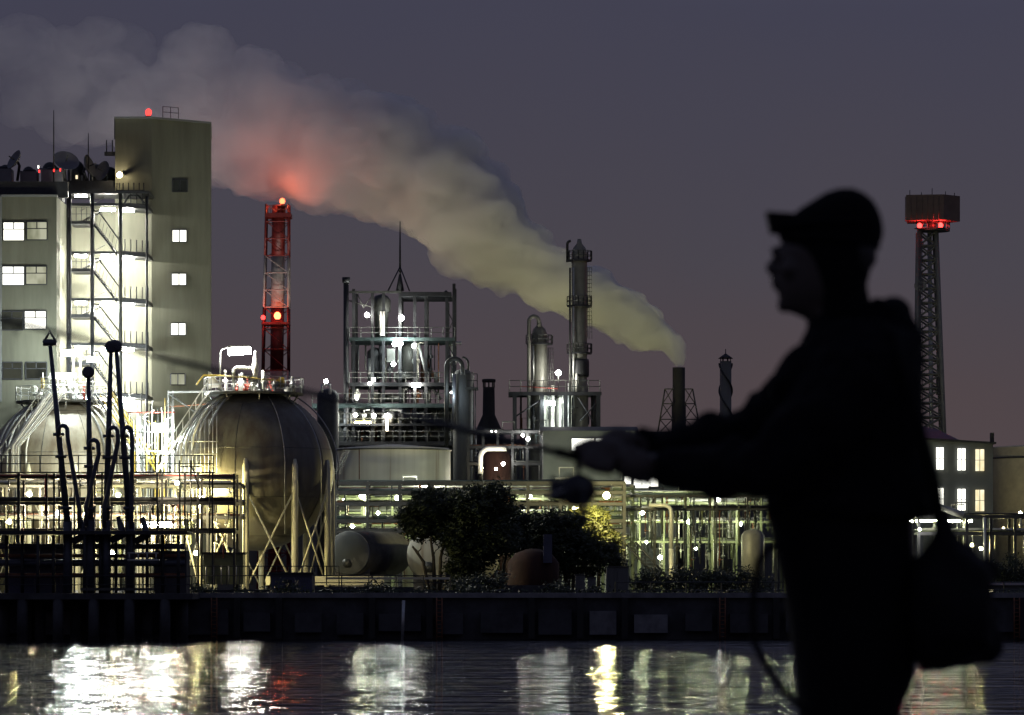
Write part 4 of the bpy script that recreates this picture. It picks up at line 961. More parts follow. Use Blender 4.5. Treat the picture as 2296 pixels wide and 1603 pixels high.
for k in range(6): MB().tube([P(1627, 812, YK2) + Vector((M(11, YK2) * math.cos(k), M(11, YK2) * math.sin(k), 0)), P(1627, 803, YK2) + Vector((M(11, YK2) * math.cos(k), M(11, YK2) * math.sin(k), 0))], .06, 5).build('cap_post', 'dsteel', t)
MB().lathe(P(1627, 804, YK2), [(M(17, YK2), 0), (M(9, YK2), .35), (.06, .65), (.05, 1.2)], 18).build('cap', 'dsteel', t)

# ------------------------------------------------------------------ control buildings, sheds behind
def shed(u0, u1, vt, Y, D, m, label, roof='dsteel', pitch=0.6, cat='shed', name='plant_shed', group=None):
    t = thing(name, base((u0 + u1) / 2, Y), label, cat, group)
    MB().box(X(u0, Y), X(u1, Y), Y, Y + D, GZ, Z(vt, Y)).build('wall', m, t)
    x0, x1, z = X(u0, Y) - .3, X(u1, Y) + .3, Z(vt, Y)
    MB().add([(x0, Y - .4, z), (x1, Y - .4, z), (x1, Y + D + .3, z), (x0, Y + D + .3, z), (x0, Y + D / 2, z + pitch), (x1, Y + D / 2, z + pitch)], [(0, 1, 5, 4), (2, 3, 4, 5), (0, 4, 3), (1, 2, 5), (0, 3, 2, 1)]).build('roof', roof, t)
    return t
t = shed(1218, 1425, 966, 360, 10, 'wall2', 'grey control building with a lit window behind the outstretched hands', cat='control building', name='control_building')
def simplewin(t, u0, u1, v0, v1, Y, m, bars=2, hbar=True):
    fr = MB(); fr.pbox(u0 - 1, u1 + 1, v0 - 1.5, v0, Y - .1, .1); fr.pbox(u0 - 1, u1 + 1, v1, v1 + 1.5, Y - .1, .1); fr.pbox(u0 - 1.5, u0, v0, v1, Y - .1, .1); fr.pbox(u1, u1 + 1.5, v0, v1, Y - .1, .1)
    for k in range(1, bars): c = u0 + (u1 - u0) * k / bars; fr.pbox(c - .6, c + .6, v0, v1, Y - .09, .06)
    if hbar: c = v0 + (v1 - v0) * .5; fr.pbox(u0, u1, c - .5, c + .5, Y - .08, .05)
    f = fr.build('window', 'dsteel', t); MB().pbox(u0, u1, v0, v1, Y - .03, .02).build('pane', m, f)
simplewin(t, 1282, 1332, 983, 1010, 360, 'lit', 1, False); simplewin(t, 1336, 1380, 983, 1010, 360, 'lit', 1, False)
t = shed(1395, 1520, 1050, 345, 8, 'wall2', 'low cabin with three brightly lit panes below the forearm', pitch=.4, cat='cabin')
simplewin(t, 1400, 1415, 1068, 1085, 345, 'lit', 1, False); simplewin(t, 1421, 1476, 1066, 1094, 345, 'lit', 3, False)
shed(690, 1160, 1000, 560, 30, 'greywall', 'long dark shed behind the squat white storage tank')
shed(1000, 1250, 985, 590, 30, 'wall2', 'dark shed roofline beyond the two distillation columns')
shed(1240, 1800, 968, 600, 40, 'greywall', 'wide dark shed roofline beyond the smoking stack')
shed(1780, 2120, 1000, 620, 30, 'greywall', 'far dark shed mostly behind the standing person')
shed(330, 700, 1010, 520, 30, 'greywall', 'dark shed behind the front spherical tank')
shed(-80, 60, 860, 340, 12, 'greywall', 'dark framed shed at the far left edge behind the spheres')
# ------------------------------------------------------------------ middle and right pipe racks
rack('pipe_rack', 752, 1400, [1083, 1104, 1130, 1168, 1190], 315.0, 3.6, 72, 'long dark pipe rack running behind the big dark tree', DARKM, 3, vpipes=60, seed=21, group=None, beamr=.14)
lp = [('b', 1360, 1111, 305.0, .40, 'sod', 400), ('b', 812, 1112, 318.9, .24, 'green', 137), ('b', 848, 1150, 318.9, .14, 'green', 88), ('b', 770, 1120, 319, .12, 'green', 76), ('b', 890, 1116, 318.9, .2, 'green', 123), ('b', 1186, 1112, 318.9, .24, 'white', 140), ('t', 1160, 1215, 1128, 318.9, .14, 'green', 76), ('b', 1030, 1112, 318.9, .2, 'green', 117),
      ('b', 1290, 1140, 319, .2, 'green', 117), ('b', 960, 1160, 319, .16, 'green', 96), ('b', 1110, 1170, 319, .16, 'green', 88), ('b', 790, 1180, 319, .16, 'green', 88)]
t = rack('pipe_rack', 745, 1420, [1096, 1118, 1150, 1178, 1205], 322.0, 3.5, 66, 'greenish lit pipe rack just behind the long dark one', PALE + ['green', 'msteel', 'green', 'dsteel'], 4, vpipes=90, seed=23, lamps=lp, group=None, post='green', pw=.09, beamr=.09)
MB().tube([P(800, 1100, 320)] + [P(812, 1100, 320)] + [P(820, 1106, 320), P(822, 1118, 320), P(822, 1175, 320)], .28, 10).build('bent_pipe', 'white', t)
lp = [('b', 1440, 1150, 329, .2, 'green', 123), ('b', 1500, 1110, 329, .16, 'green', 117), ('b', 1545, 1170, 329, .2, 'green', 123), ('b', 1610, 1120, 329, .2, 'white', 123), ('b', 1450, 1215, 329, .2, 'green', 123), ('b', 1660, 1175, 329, .2, 'green', 111), ('b', 1340, 1180, 325, .18, 'green', 105), ('b', 1560, 1230, 327, .16, 'green', 93), ('b', 1480, 1250, 325, .18, 'green', 105)]
t = rack('pipe_rack', 1380, 1760, [1105, 1128, 1170, 1215], 331.0, 4.5, 52, 'yellow-green lit pipe bank between the light-leaved tree and the person', PALE + ['green', 'msteel', 'dsteel', 'green'], 4, vpipes=95, seed=31, lamps=lp, group=None, post='green', vmin=1285, pw=.08, beamr=.09)
rack('pipe_rack', 1400, 1745, [1112, 1142], 320.0, 3.0, 58, 'dark post rack in front of the yellow-green lit pipe bank', DARKM + ['green'], 3, pw=.06, beamr=.08, vpipes=90, seed=33, group=None, vmin=1300)
ap = thing('arched_pipe', base(1510, 317), 'thick pale pipe bending down like a walking stick right of the bright yellow lamp', 'pipe')
MB().tube([P(1455, 1133, 317), P(1490, 1133, 317)] + [P(1490 + 15 * math.sin(k), 1148 - 15 * math.cos(k), 317) for k in (.3, .7, 1.1, 1.57)] + [P(1505, 1230, 317)], M(4.5, 317), 12).build('pipe', 'psteel', ap)
MB().tube([P(1455, 1133, 317), P(1455, 1133, 320.3)], .12, 8).build('bracket', 'msteel', ap); MB().tube([P(1505, 1230, 317), Vector((X(1505, 317), 317, GZ))], .2, 8).build('foot', 'psteel', ap)
v = thing('upright_tank', base(1692, 318), 'small pale round-topped tank close to the person', 'tank')
MB().lathe(base(1688, 318), [(M(26, 318), 0), (M(26, 318), Z(1200, 318) - GZ), (M(18, 318), Z(1190, 318) - GZ), (.05, Z(1186, 318) - GZ)], 24).build('shell', 'colp', v)
# bracing stair near 1450
bz = MB()
for a, b_ in ((1398, 1478), (1425, 1500)): bz.pbar(a, 1215, b_, 1300, 316, .09)
for k in range(12): bz.pbar(1398 + k * 6.6, 1215 + k * 7.1, 1425 + k * 6.2, 1215 + k * 7.1, 316, .04)
o = bz.build('access_stair', 'dsteel'); tag(o, 'dark inclined access stair below the lit pipe bank', 'stair')

# ------------------------------------------------------------------ horizontal drum tanks
def drum(uc, vc, rp, Y, L, label, m='tankw'):
    t = thing('horizontal_tank', base(uc, Y), label, 'horizontal tank', 'horizontal drum tanks')
    c = P(uc, vc, Y); r = M(rp, Y); ax = Vector((0.35, 1, 0)).normalized(); q_ = ax.to_track_quat('Z', 'Y')
    def pl(mb): mb.v = [tuple(q_ @ Vector(p) + c) for p in mb.v]; return mb
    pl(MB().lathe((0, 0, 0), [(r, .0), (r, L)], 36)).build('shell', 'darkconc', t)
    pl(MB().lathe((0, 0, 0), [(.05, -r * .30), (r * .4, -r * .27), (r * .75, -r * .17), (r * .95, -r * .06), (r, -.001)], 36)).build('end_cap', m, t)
    pl(MB().lathe((0, -r * .45, 0), [(.05, -r * .36), (r * .2, -r * .36), (r * .2, -r * .05)], 16)).build('manhole', 'msteel', t)
    MB().box(c.x - r * .7, c.x + r * .9, c.y + .6, c.y + 1.2, GZ, c.z - r * .6).build('saddle', 'concrete', t)
    return t
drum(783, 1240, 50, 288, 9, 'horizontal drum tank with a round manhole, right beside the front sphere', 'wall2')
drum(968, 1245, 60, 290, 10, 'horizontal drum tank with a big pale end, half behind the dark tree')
t = thing('rusty_tank', base(1195, 268), 'rust-red round tank at the quay under the trees', 'tank')
MB().lathe(base(1196, 268), [(M(58, 268), 0), (M(58, 268), Z(1262, 268) - GZ), (M(40, 268), Z(1240, 268) - GZ), (M(14, 268), Z(1231, 268) - GZ), (.05, Z(1230, 268) - GZ)], 30).build('shell', 'brick', t)
MB().pbox(1218, 1238, 1198, 1262, 266, .8).build('vent_duct', 'navy', t)
MB().lathe(base(1196, 268), [(M(60, 268), 0), (M(60, 268), .4), (M(58.5, 268), .4)], 30).build('base_ring', 'concrete', t)
# quay edge clutter
t = thing('quay_parapet', base(900, 249.5), 'low dark concrete parapet along the quay edge right of the jetty', 'wall')
for a, b_, v_ in ((432, 640, 1322), (640, 705, 1332), (706, 930, 1316), (932, 1128, 1324), (1130, 1262, 1312), (1262, 1400, 1328)): MB().pbox(a, b_ - 1, v_, 1344, 249.2, .5).build('segment', 'darkconc', t)
t = thing('quay_fence', base(900, 256), 'low pale railing with posts along the quay in front of the drum tanks', 'fence')
rl = MB(); railing(rl, [P(705, 1322, 255), P(1010, 1322, 255)], .95, 1.7, .04); rl.build('rails', 'dsteel', t); MB().pbox(730, 1010, 1294, 1299, 258, .3).build('top_rail', 'tankleg', t)
t = thing('quay_fence', base(1800, 252), 'long low rail fence along the quay on the right', 'fence')
rl = MB(); railing(rl, [P(1380, 1342, 251), P(2330, 1342, 251)], 1.1, 2.2, .045); rl.build('rails', 'msteel', t); MB().pbox(1480, 2330, 1330, 1336, 252, .3).build('guard_beam', 'concrete', t)
for k, u_ in enumerate((1120, 1330, 1560, 1640)):
    o = MB().lathe(P(u_, 1342, 249), [(.22, -.1), (.22, .35), (.36, .42), (.36, .55), (.2, .6)], 14).build('mooring_bollard', 'dsteel'); tag(o, ['dark mooring bollard left of the rust-red tank', 'dark mooring bollard below the light-leaved tree', 'dark mooring bollard under the low hedge', 'dark mooring bollard nearest the person on the left'][k], 'bollard', 'mooring bollards on the quay')
for (a, b_, c_, d_), lb in zip(((1290, 1312, 1290, 1322), (1318, 1336, 1296, 1322), (1360, 1410, 1272, 1310)), ('tall narrow grey equipment box under the spreading tree', 'shorter grey equipment box beside the tall narrow one', 'wide pale equipment cabinet left of the access stair')):
    t = thing('equipment_cabinet', base((a + b_) / 2, 262.5), lb, 'equipment cabinet', 'equipment cabinets along the quay')
    MB().pbox(a, b_, c_, 1345, 262, 1).build('casing', 'wall2', t); MB().pbox(a - 1.5, b_ + 1.5, c_ - 2.5, c_, 261.9, 1.2).build('lid', 'msteel', t); MB().pbox(a + 3, (a + b_) / 2 - .5, c_ + 4, 1338, 261.96, .03).build('door', 'greywall', t); MB().pbox((a + b_) / 2 + .5, b_ - 3, c_ + 4, 1338, 261.96, .03).build('door', 'greywall', t)

# ------------------------------------------------------------------ antenna tower
YW = 430
t = thing('antenna_tower', base(2085, YW), 'tall lattice tower with a box-shaped head glowing red underneath', 'tower')
cor = lambda v, i: P(2079 + (v - 540) * .012, v, YW) + Vector(((-1, 1, 1, -1)[i] * M(19 + (v - 540) * .024, YW), (-1, -1, 1, 1)[i] * M(19 + (v - 540) * .024, YW), 0))
for i in range(4): MB().tube([cor(520, i), cor(1320, i)], .28, 6).build('leg', 'colp', t)
lt = MB()
vs = [520 + 32 * k for k in range(26)]
for a, b_ in zip(vs, vs[1:]):
    for i in range(4):
        lt.tube([cor(a, i), cor(b_, (i + 1) % 4)], .11, 4); lt.tube([cor(a, (i + 1) % 4), cor(b_, i)], .11, 4); lt.tube([cor(b_, i), cor(b_, (i + 1) % 4)], .12, 4)
lt.build('lattice', 'colp', t)
MB().tube([P(2084, 520, YW), P(2092, 1320, YW)], M(5, YW), 10).build('cable_duct', 'gsteel', t)
MB().lathe(P(2093, 516, YW), [(M(10, YW), -.3), (M(37, YW), -.15), (M(37, YW), .15), (M(10, YW), .15)], 20, sm=False).build('platform', 'msteel', t)
rl = MB(); railing(rl, [P(2093, 513, YW) + Vector((M(36, YW) * math.cos(math.radians(a)), M(36, YW) * math.sin(math.radians(a)), 0)) for a in range(0, 361, 20)], 1.1, 1, .05); rl.build('railing', 'msteel', t)
hb = MB(); xa, xb, xc = X(2028, YW), X(2111, YW), X(2152, YW)
hb.prism([(xa, YW - 1.6), (xb, YW - 2.2), (xc, YW - .2), (xc - 1.5, YW + 2.5), (xa + .6, YW + 2.6)], Z(497, YW), Z(440, YW)); hb.build('screen_box', 'brownp', t)
MB().tube([P(2090, 516, YW), P(2090, 495, YW)], .5, 10).build('pedestal', 'dsteel', t)
for u_, v_, L in ((2109, 505, 5200), (2062, 506, 1400)):
    beacon(t, u_, v_, YW - (1.75 if L > 5000 else 1.3), .28 if L > 1000 else .18, L * .5, 'red', 8 if L > 1000 else 5, 2.2)  # beacon bases widened to keep the red light off the lattice
MB().pbar(2062, 520, 2050, 1060, YW - 1, .05).build('cable', 'yellow', t)
MB().pbox(2102, 2117, 846, 884, YW - 1.5, 1.5).build('equipment_box', 'dsteel', t)
for u_, h in ((2040, 14), (2066, 9), (2090, 18), (2120, 11), (2140, 8)): MB().pbar(u_, 440, u_, 440 - h, YW + .5, .045).build('rod_antenna', 'dsteel', t)
for k in range(7): MB().pbar(2030 + k * 12.5, 441, 2030 + k * 12.5, 497, YW - 1.75 - k * .075, .05).build('panel_rib', 'brownp', t)
cage(t, 2060, 2068, 530, 1100, YW - 1.9, 0)
MB().lathe(P(2064, 640, YW - 1.8), [(.7, 0), (.72, .12), (.1, .3)], 14, 'y').build('dish_antenna', 'dish', t)
# ------------------------------------------------------------------ building and tank on the right
YB = 400
t = thing('three_storey_building', base(2160, YB), 'grey three-storey building with two rows of three lit windows', 'building')
x0, x1 = X(2070, YB), X(2228, YB)
MB().add([(x0, YB, GZ), (x1, YB + .6, GZ), (x1, YB + 12, GZ), (x0, YB + 12, GZ)] + [(x0, YB, Z(985, YB)), (x1, YB + .6, Z(994, YB)), (x1, YB + 12, Z(994, YB)), (x0, YB + 12, Z(985, YB))], [(0, 1, 5, 4), (1, 2, 6, 5), (2, 3, 7, 6), (3, 0, 4, 7), (4, 5, 6, 7)]).build('wall', 'wall2', t)
MB().add([P(2064, 981, YB - .5), P(2234, 991, YB - .3), P(2234, 991, YB - .3) + Vector((0, 13, 0)), P(2064, 981, YB - .5) + Vector((0, 13, 0)), P(2064, 985, YB - .5), P(2234, 995, YB - .3), P(2234, 995, YB - .3) + Vector((0, 13, 0)), P(2064, 985, YB - .5) + Vector((0, 13, 0))],
         [(0, 1, 2, 3), (7, 6, 5, 4), (0, 4, 5, 1), (1, 5, 6, 2), (2, 6, 7, 3), (3, 7, 4, 0)]).build('roof', 'dsteel', t)
MB().add([P(2064, 981, YB + 1), P(2150, 986, YB + 1), P(2066, 955, YB + 4), P(2100, 962, YB + 4), P(2064, 981, YB + 8), P(2150, 986, YB + 8)], [(0, 1, 3, 2), (4, 2, 3, 5), (0, 2, 4), (1, 5, 3), (0, 4, 5, 1)]).build('roof', 'navy', t)
MB().pbox(2222, 2229, 970, 992, YB + 2, 1).build('chimney', 'dsteel', t)
for v0, v1 in ((1003, 1053), (1094, 1143)):
    for k, u0 in enumerate((2099, 2147, 2187)):
        simplewin(t, u0, u0 + (17, 18, 20)[k], v0 + k * 2, v1 + k * 1.5, YB - .05 + k * .15, 'litwarm' if k == 2 else 'lit', 2, True)
t = thing('storage_tank', base(2320, 410), 'large pale storage tank cut by the right edge of the picture', 'storage tank')
MB().lathe((X(2330, 420), 420, GZ), [(M(110, 420), 0), (M(110, 420), Z(1008, 420) - GZ), (M(112, 420), Z(1006, 420) - GZ), (M(112, 420), Z(1003, 420) - GZ), (.05, Z(996, 420) - GZ)], 48).build('shell', 'tankleg', t)
MB().lathe((X(2330, 420), 420, Z(1030, 420)), [(M(110, 420), 0), (M(112, 420), 0), (M(112, 420), .2), (M(110, 420), .2)], 48).build('stiffener_ring', 'msteel', t)
bulb(t, 2288, 1150, 408, .14, 'warm', 130, bracket=(0, 8))  # lamp added behind the pipe bridge to brighten the tank
# pipe bridge on the right
YG = 345
lp = [('b', 2062, 1187, 343, .14, 'white', 150), ('b', 2108, 1187, 343, .10, 'white', 110), ('b', 2180, 1222, 349, .2, 'sod', 330), ('b', 2200, 1230, 349, .14, 'sod', 300), ('b', 2250, 1185, 349, .14, 'sod', 260), ('t', 2135, 1155, 1168, 349, .1, 'green', 60), ('t', 2180, 1192, 1168, 349, .1, 'green', 60)]
t = rack('pipe_bridge', 2060, 2330, [1158, 1196], YG, 4, 46, 'pipe bridge on trestle posts under the lit windows on the right', ['msteel', 'gsteel', 'psteel', 'green'], 4, vpipes=14, seed=41, lamps=lp, group=None, cat='pipe bridge')
MB().pbar(2133, 1200, 2208, 1300, YG - .2, .09).build('brace', 'gsteel', t); MB().pbar(2208, 1160, 2208, 1310, YG - .3, .16).build('post', 'gsteel', t)
MB().pbar(2085, 1130, 2160, 1155, YG - 1, .35).build('duct', 'psteel', t)

# ------------------------------------------------------------------ trees, bushes
def tree(name, u, Y, trunks, crown, n, leaf, label, cat='tree', mat_='leafd', size=.17, group=None, seed=1, grp_low=False):
    rr = random.Random(seed)
    t = thing(name, base(u, Y), label, cat, group)
    tb = MB()
    for (ub, pts) in trunks:
        p = [Vector((X(ub, Y), Y + rr.uniform(-.6, .6), GZ - .1))]
        for (a, v) in pts: p.append(P(a, v, Y + rr.uniform(-1, 1)))
        tb.tube(p, [.16 * (1 - .75 * i / len(p)) for i in range(len(p))], 7)
        for a, b_ in zip(p[1:], p[2:]):
            for k in range(2):
                s_ = a.lerp(b_, rr.random()); e = s_ + Vector((rr.uniform(-1.3, 1.3), rr.uniform(-1, 1), rr.uniform(.5, 1.5))); tb.tube([s_, s_.lerp(e, .5) + Vector((rr.uniform(-.2, .2), 0, 0)), e], [.05, .035, .015], 5)
    tb.build('trunk', 'bark', t)
    mb = MB(); tot = sum(c[2] * c[3] for c in crown)
    for (cu, cv, ru, rv) in crown:
        c = P(cu, cv, Y + rr.uniform(-1.2, 1.2)); rx, rz = M(ru, Y), M(rv, Y); ry = (rx + rz) / 2
        m_ = int(n * ru * rv / tot); ncl = max(6, m_ // 26)
        for k in range(ncl):
            d = Vector((rr.gauss(0, 1), rr.gauss(0, 1), rr.gauss(0, 1))).normalized() * (rr.random() ** .38)
            if rr.random() < .12: d *= 1.18
            q0 = c + Vector((d.x * rx, d.y * ry, d.z * rz)); cr = rr.uniform(.28, .6)
            for i in range(26):
                q_ = q0 + Vector((rr.gauss(0, .5), rr.gauss(0, .5), rr.gauss(0, .4))) * cr
                a = Vector((rr.gauss(0, 1), rr.gauss(0, 1), rr.gauss(0, .6))).normalized(); b_ = a.orthogonal().normalized(); s_ = size * rr.uniform(.6, 1.2)
                mb.add([q_ - a * s_, q_ - b_ * s_ * .45, q_ + a * s_, q_ + b_ * s_ * .45], [(0, 1, 2, 3)])
    mb.build('crown', mat_, t)
    return t
YR = 276
tree('bushy_tree', 1020, YR, [(965, [(950, 1260), (925, 1225)]), (975, [(972, 1250), (965, 1205)]), (985, [(988, 1250), (1000, 1200)]), (992, [(1010, 1255), (1035, 1215)]), (1125, [(1130, 1265), (1140, 1230)]), (1060, [(1060, 1240), (1060, 1180)])],
     [(950, 1150, 42, 45), (1010, 1140, 55, 42), (1070, 1135, 60, 45), (1115, 1130, 42, 45), (1050, 1190, 90, 45), (1110, 1200, 50, 50), (1060, 1240, 55, 45), (940, 1185, 40, 25), (1095, 1105, 25, 15), (955, 1112, 28, 18), (905, 1165, 18, 12), (1040, 1275, 40, 30)], 36000, .13, 'big dark bushy tree with many thin trunks in front of the pipe racks', seed=3, group=None)
tree('spreading_tree', 1210, 279, [(1270, [(1265, 1250), (1250, 1215)]), (1282, [(1290, 1255), (1310, 1215)]), (1275, [(1275, 1240), (1285, 1200)])],
     [(1185, 1180, 40, 32), (1230, 1180, 45, 38), (1270, 1190, 50, 45), (1250, 1225, 60, 35), (1305, 1225, 42, 34), (1215, 1210, 45, 30), (1345, 1240, 40, 28), (1175, 1220, 40, 40), (1160, 1165, 30, 22), (1375, 1262, 30, 18), (1240, 1260, 60, 28), (1300, 1272, 55, 22)], 22000, .13, 'dark spreading tree between the big tree and the yellow-lit foliage', seed=5)
tree('light_tree', 1320, 308, [(1330, [(1325, 1250), (1318, 1190)]), (1340, [(1345, 1255), (1360, 1215)])],
     [(1312, 1172, 40, 36), (1335, 1160, 26, 22), (1290, 1165, 25, 25), (1340, 1205, 45, 30), (1365, 1230, 30, 25)], 13000, .13, 'light-leaved tree glowing yellow beside the bright yellow lamp', mat_='leafy', seed=7)
def hedge(u0, u1, v0, v1, Y, n, label, seed):
    rr = random.Random(seed); t = thing('bush', base((u0 + u1) / 2, Y), label, 'bush', None)
    mb = MB()
    for k in range(n // 22):
        a = rr.uniform(u0, u1); env = .75 + .25 * math.sin(a * .13 + seed) * math.sin(a * .041)
        if seed in (9, 12, 14): env = max(.05, .45 + .6 * math.sin(a * .047 + seed) * math.sin(a * .0173 + seed) + .25 * math.sin(a * .19))
        if env < .2 and rr.random() < .75: continue
        env = env; v = v1 - (v1 - v0) * env * rr.random() ** .6
        q0 = P(a, v, Y + rr.uniform(-1, 1))
        for i in range(22):
            q_ = q0 + Vector((rr.gauss(0, .3), rr.gauss(0, .3), rr.gauss(0, .22))); b0 = Vector((rr.gauss(0, 1), rr.gauss(0, 1), rr.gauss(0, .6))).normalized(); b1 = b0.orthogonal().normalized(); s_ = .15 * rr.uniform(.6, 1.2)
            mb.add([q_ - b0 * s_, q_ - b1 * s_ * .45, q_ + b0 * s_, q_ + b1 * s_ * .45], [(0, 1, 2, 3)])
    mb.build('foliage', 'leafd', t)
    for k in range(6): a = u0 + (u1 - u0) * (k + .5) / 6; MB().tube([Vector((X(a, Y), Y, GZ)), P(a + rr.uniform(-6, 6), (v0 + v1) / 2, Y)], .05, 5).build('stem', 'bark', t)
hedge(1420, 1720, 1272, 1335, 270, 5200, 'low dark hedge in front of the lit pipe bank', 2)
hedge(2215, 2330, 1245, 1325, 300, 3200, 'dark hedge under the pipe bridge at the right edge', 5)
hedge(1010, 1130, 1285, 1335, 262, 1800, 'low dark bush under the big tree at the quay', 6)
hedge(2000, 2210, 1285, 1335, 285, 3000, 'low dark hedge behind the hanging bag', 8)
hedge(428, 905, 1312, 1346, 248.6, 4200, 'ragged dark scrub along the quay edge between the jetty and the pale pole', 9)
hedge(915, 1420, 1314, 1346, 248.4, 4200, 'ragged dark scrub along the quay edge under the trees', 12)
hedge(1425, 2300, 1322, 1348, 248.2, 5200, 'ragged dark scrub along the quay edge behind the person', 14)
rq = random.Random(15)
# lit small shed at right low
t = shed(2180, 2330, 1312, 268, 3, 'wall2', 'low pale cabin at the bottom right beside the hedge', pitch=.2, cat='cabin'); simplewin(t, 2206, 2228, 1322, 1328, 268, 'litwarm', 2, False)
# hidden spots added to light the smoke from below, standing for the plant's glow
def flood(u, vb, Y, target, power, label, col=(1.0, .93, .62), size=30):
    z = Z(vb, Y); t = thing('added_smoke_light', (X(u, Y), Y, z), label, 'added light', 'added lights hidden behind the sheds, aimed at the smoke')
    p = Vector((X(u, Y), Y, z + .5)); d = (Vector(target) - p).normalized(); q_ = d.to_track_quat('Z', 'Y')
    h = MB().lathe((0, 0, 0), [(.25, -.35), (.42, -.3), (.55, .12), (.5, .12), (.45, 0)], 16); h.v = [tuple(q_ @ Vector(x) + p) for x in h.v]; h.build('housing', 'dsteel', t)
    g = MB().lathe((0, 0, 0), [(.01, .04), (.44, .04), (.44, .02)], 16); g.v = [tuple(q_ @ Vector(x) + p) for x in g.v]; g.build('lens', emis('green', 4), t)
    MB().box(p.x - .3, p.x + .3, p.y - .2, p.y + .2, z - .05, z + .18).build('foot', 'dsteel', t)
    ld = bpy.data.lights.new('added_smoke_spot', 'SPOT'); ld.energy = power; ld.color = col; ld.spot_size = math.radians(size * 2); ld.spot_blend = 1.0; ld.shadow_soft_size = 1.2
    lo = bpy.data.objects.new('added_smoke_spot', ld); COL.objects.link(lo); lo.parent = t; lo.location = p + d * .6 - Vector(t.location); lo.rotation_euler = (-d).to_track_quat('Z', 'Y').to_euler()
flood(1380, 1010, 470, P(1400, 720, 497), 18500, 'added light hidden behind the grey control building, aimed at the smoke near the stack', (1, .95, .45))
flood(1120, 985, 468, P(1080, 560, 497), 23000, 'added hidden light aimed at the smoke above the distillation columns', (1, .93, .52))
flood(830, 995, 466, P(780, 380, 497), 21000, 'added hidden light aimed at the smoke above the steel structure', (1, .9, .76))
flood(560, 1008, 466, P(430, 230, 497), 27000, 'added hidden light aimed at the smoke behind the office building', (1, .9, .86))
flood(330, 1000, 470, P(120, 180, 497), 34000, 'added hidden light aimed at the thin smoke at the upper left of the sky', (1, .92, .88))
# ------------------------------------------------------------------ person with fishing rod
YN = 8.4
QZ = CAMZ - 0.83
def Q(u, v, dy=0.0): return Vector((X(u, YN), YN + dy, Z(v, YN)))
def ring(v, f, b_, hd, n=28, sq=2.2, cy=0.0, tilt=0.0):
    c = (f + b_) / 2; a = (b_ - f) / 2; out = []
    for k in range(n):
        q = 2 * math.pi * k / n; cx, sn = math.cos(q), math.sin(q)
        x = math.copysign(abs(cx) ** (2 / sq), cx); y = math.copysign(abs(sn) ** (2 / sq), sn)
        out.append(Q(c + a * x, v + tilt * x, cy + hd * y))
    return out
def remesh(o, vox, smooth=4):
    m = o.modifiers.new('remesh', 'REMESH'); m.mode = 'VOXEL'; m.voxel_size = vox; m.use_smooth_shade = True
    if smooth: s_ = o.modifiers.new('smooth', 'SMOOTH'); s_.iterations = smooth; s_.factor = .5
per = thing('person', (X(1900, YN), YN, QZ), 'person in dark jacket, cap and headlamp facing left, casting a fishing rod', 'person')
bd = MB()
# skull and neck, front edge is the face profile
head = [(452, 1850, 1930, .030), (462, 1815, 1950, .050), (485, 1785, 1962, .066), (510, 1768, 1968, .074), (535, 1757, 1968, .077), (555, 1745, 1962, .078), (572, 1741, 1957, .078), (590, 1744, 1950, .076),
        (610, 1743, 1945, .074), (630, 1741, 1940, .071), (650, 1742, 1936, .067), (668, 1746, 1934, .062), (684, 1750, 1932, .055), (697, 1758, 1932, .050), (705, 1782, 1932, .052), (715, 1806, 1934, .056), (740, 1815, 1945, .060), (790, 1815, 1970, .075)]
bd.loft([ring(v, f, b_, h, 24, 2.0) for v, f, b_, h in head][::-1])
# brow, nose, lips, chin, ears, eyes
bd.tube([Q(1742, 560, -.030), Q(1735, 562, 0), Q(1742, 560, .030)], .009, 8)
bd.tube([Q(1745, 566), Q(1732, 590), Q(1725, 602)], [.006, .009, .012], 8); bd.sph(Q(1728, 603), .012, 10, 8); bd.sph(Q(1735, 606, -.012), .008, 8, 6); bd.sph(Q(1735, 606, .012), .008, 8, 6)
bd.sph(Q(1737, 627), .012, 10, 6, (.8, 1.8, .6)); bd.sph(Q(1739, 642), .012, 10, 6, (.8, 1.7, .6)); bd.sph(Q(1756, 684), .018, 10, 8, (.8, 1.1, 1))
for s_ in (-1, 1):
    bd.sph(Q(1754, 577, s_ * .032), .011, 10, 8); bd.sph(Q(1768, 606, s_ * .042), .022, 10, 8); bd.sph(Q(1856, 590, s_ * .078), .03, 10, 8, (.55, .3, 1))
# trunk and legs
trunk = [(745, 1822, 1965, .07), (775, 1808, 2010, .14), (800, 1800, 2025, .19), (850, 1785, 2032, .195), (950, 1760, 2035, .18), (1050, 1755, 2040, .165), (1150, 1765, 2045, .165), (1250, 1780, 2050, .175), (1330, 1790, 2050, .178)]
bd.loft([ring(v, f, b_, h, 28, 2.4) for v, f, b_, h in trunk][::-1])
for s_ in (-1, 1):
    bd.tube([Q(1915, 1290, s_ * .09), Q(1900, 1500, s_ * .10), Q(1895, 1700, s_ * .11 + (.0)), Q(1910, 1900, s_ * .12), Q(1918, 2085, s_ * .13)], [.085, .082, .062, .056, .042], 14)
    bd.tube([Q(1935, 2100, s_ * .13), Q(1860, 2105, s_ * .14), Q(1790, 2112, s_ * .15)], [.04, .042, .03], 10)
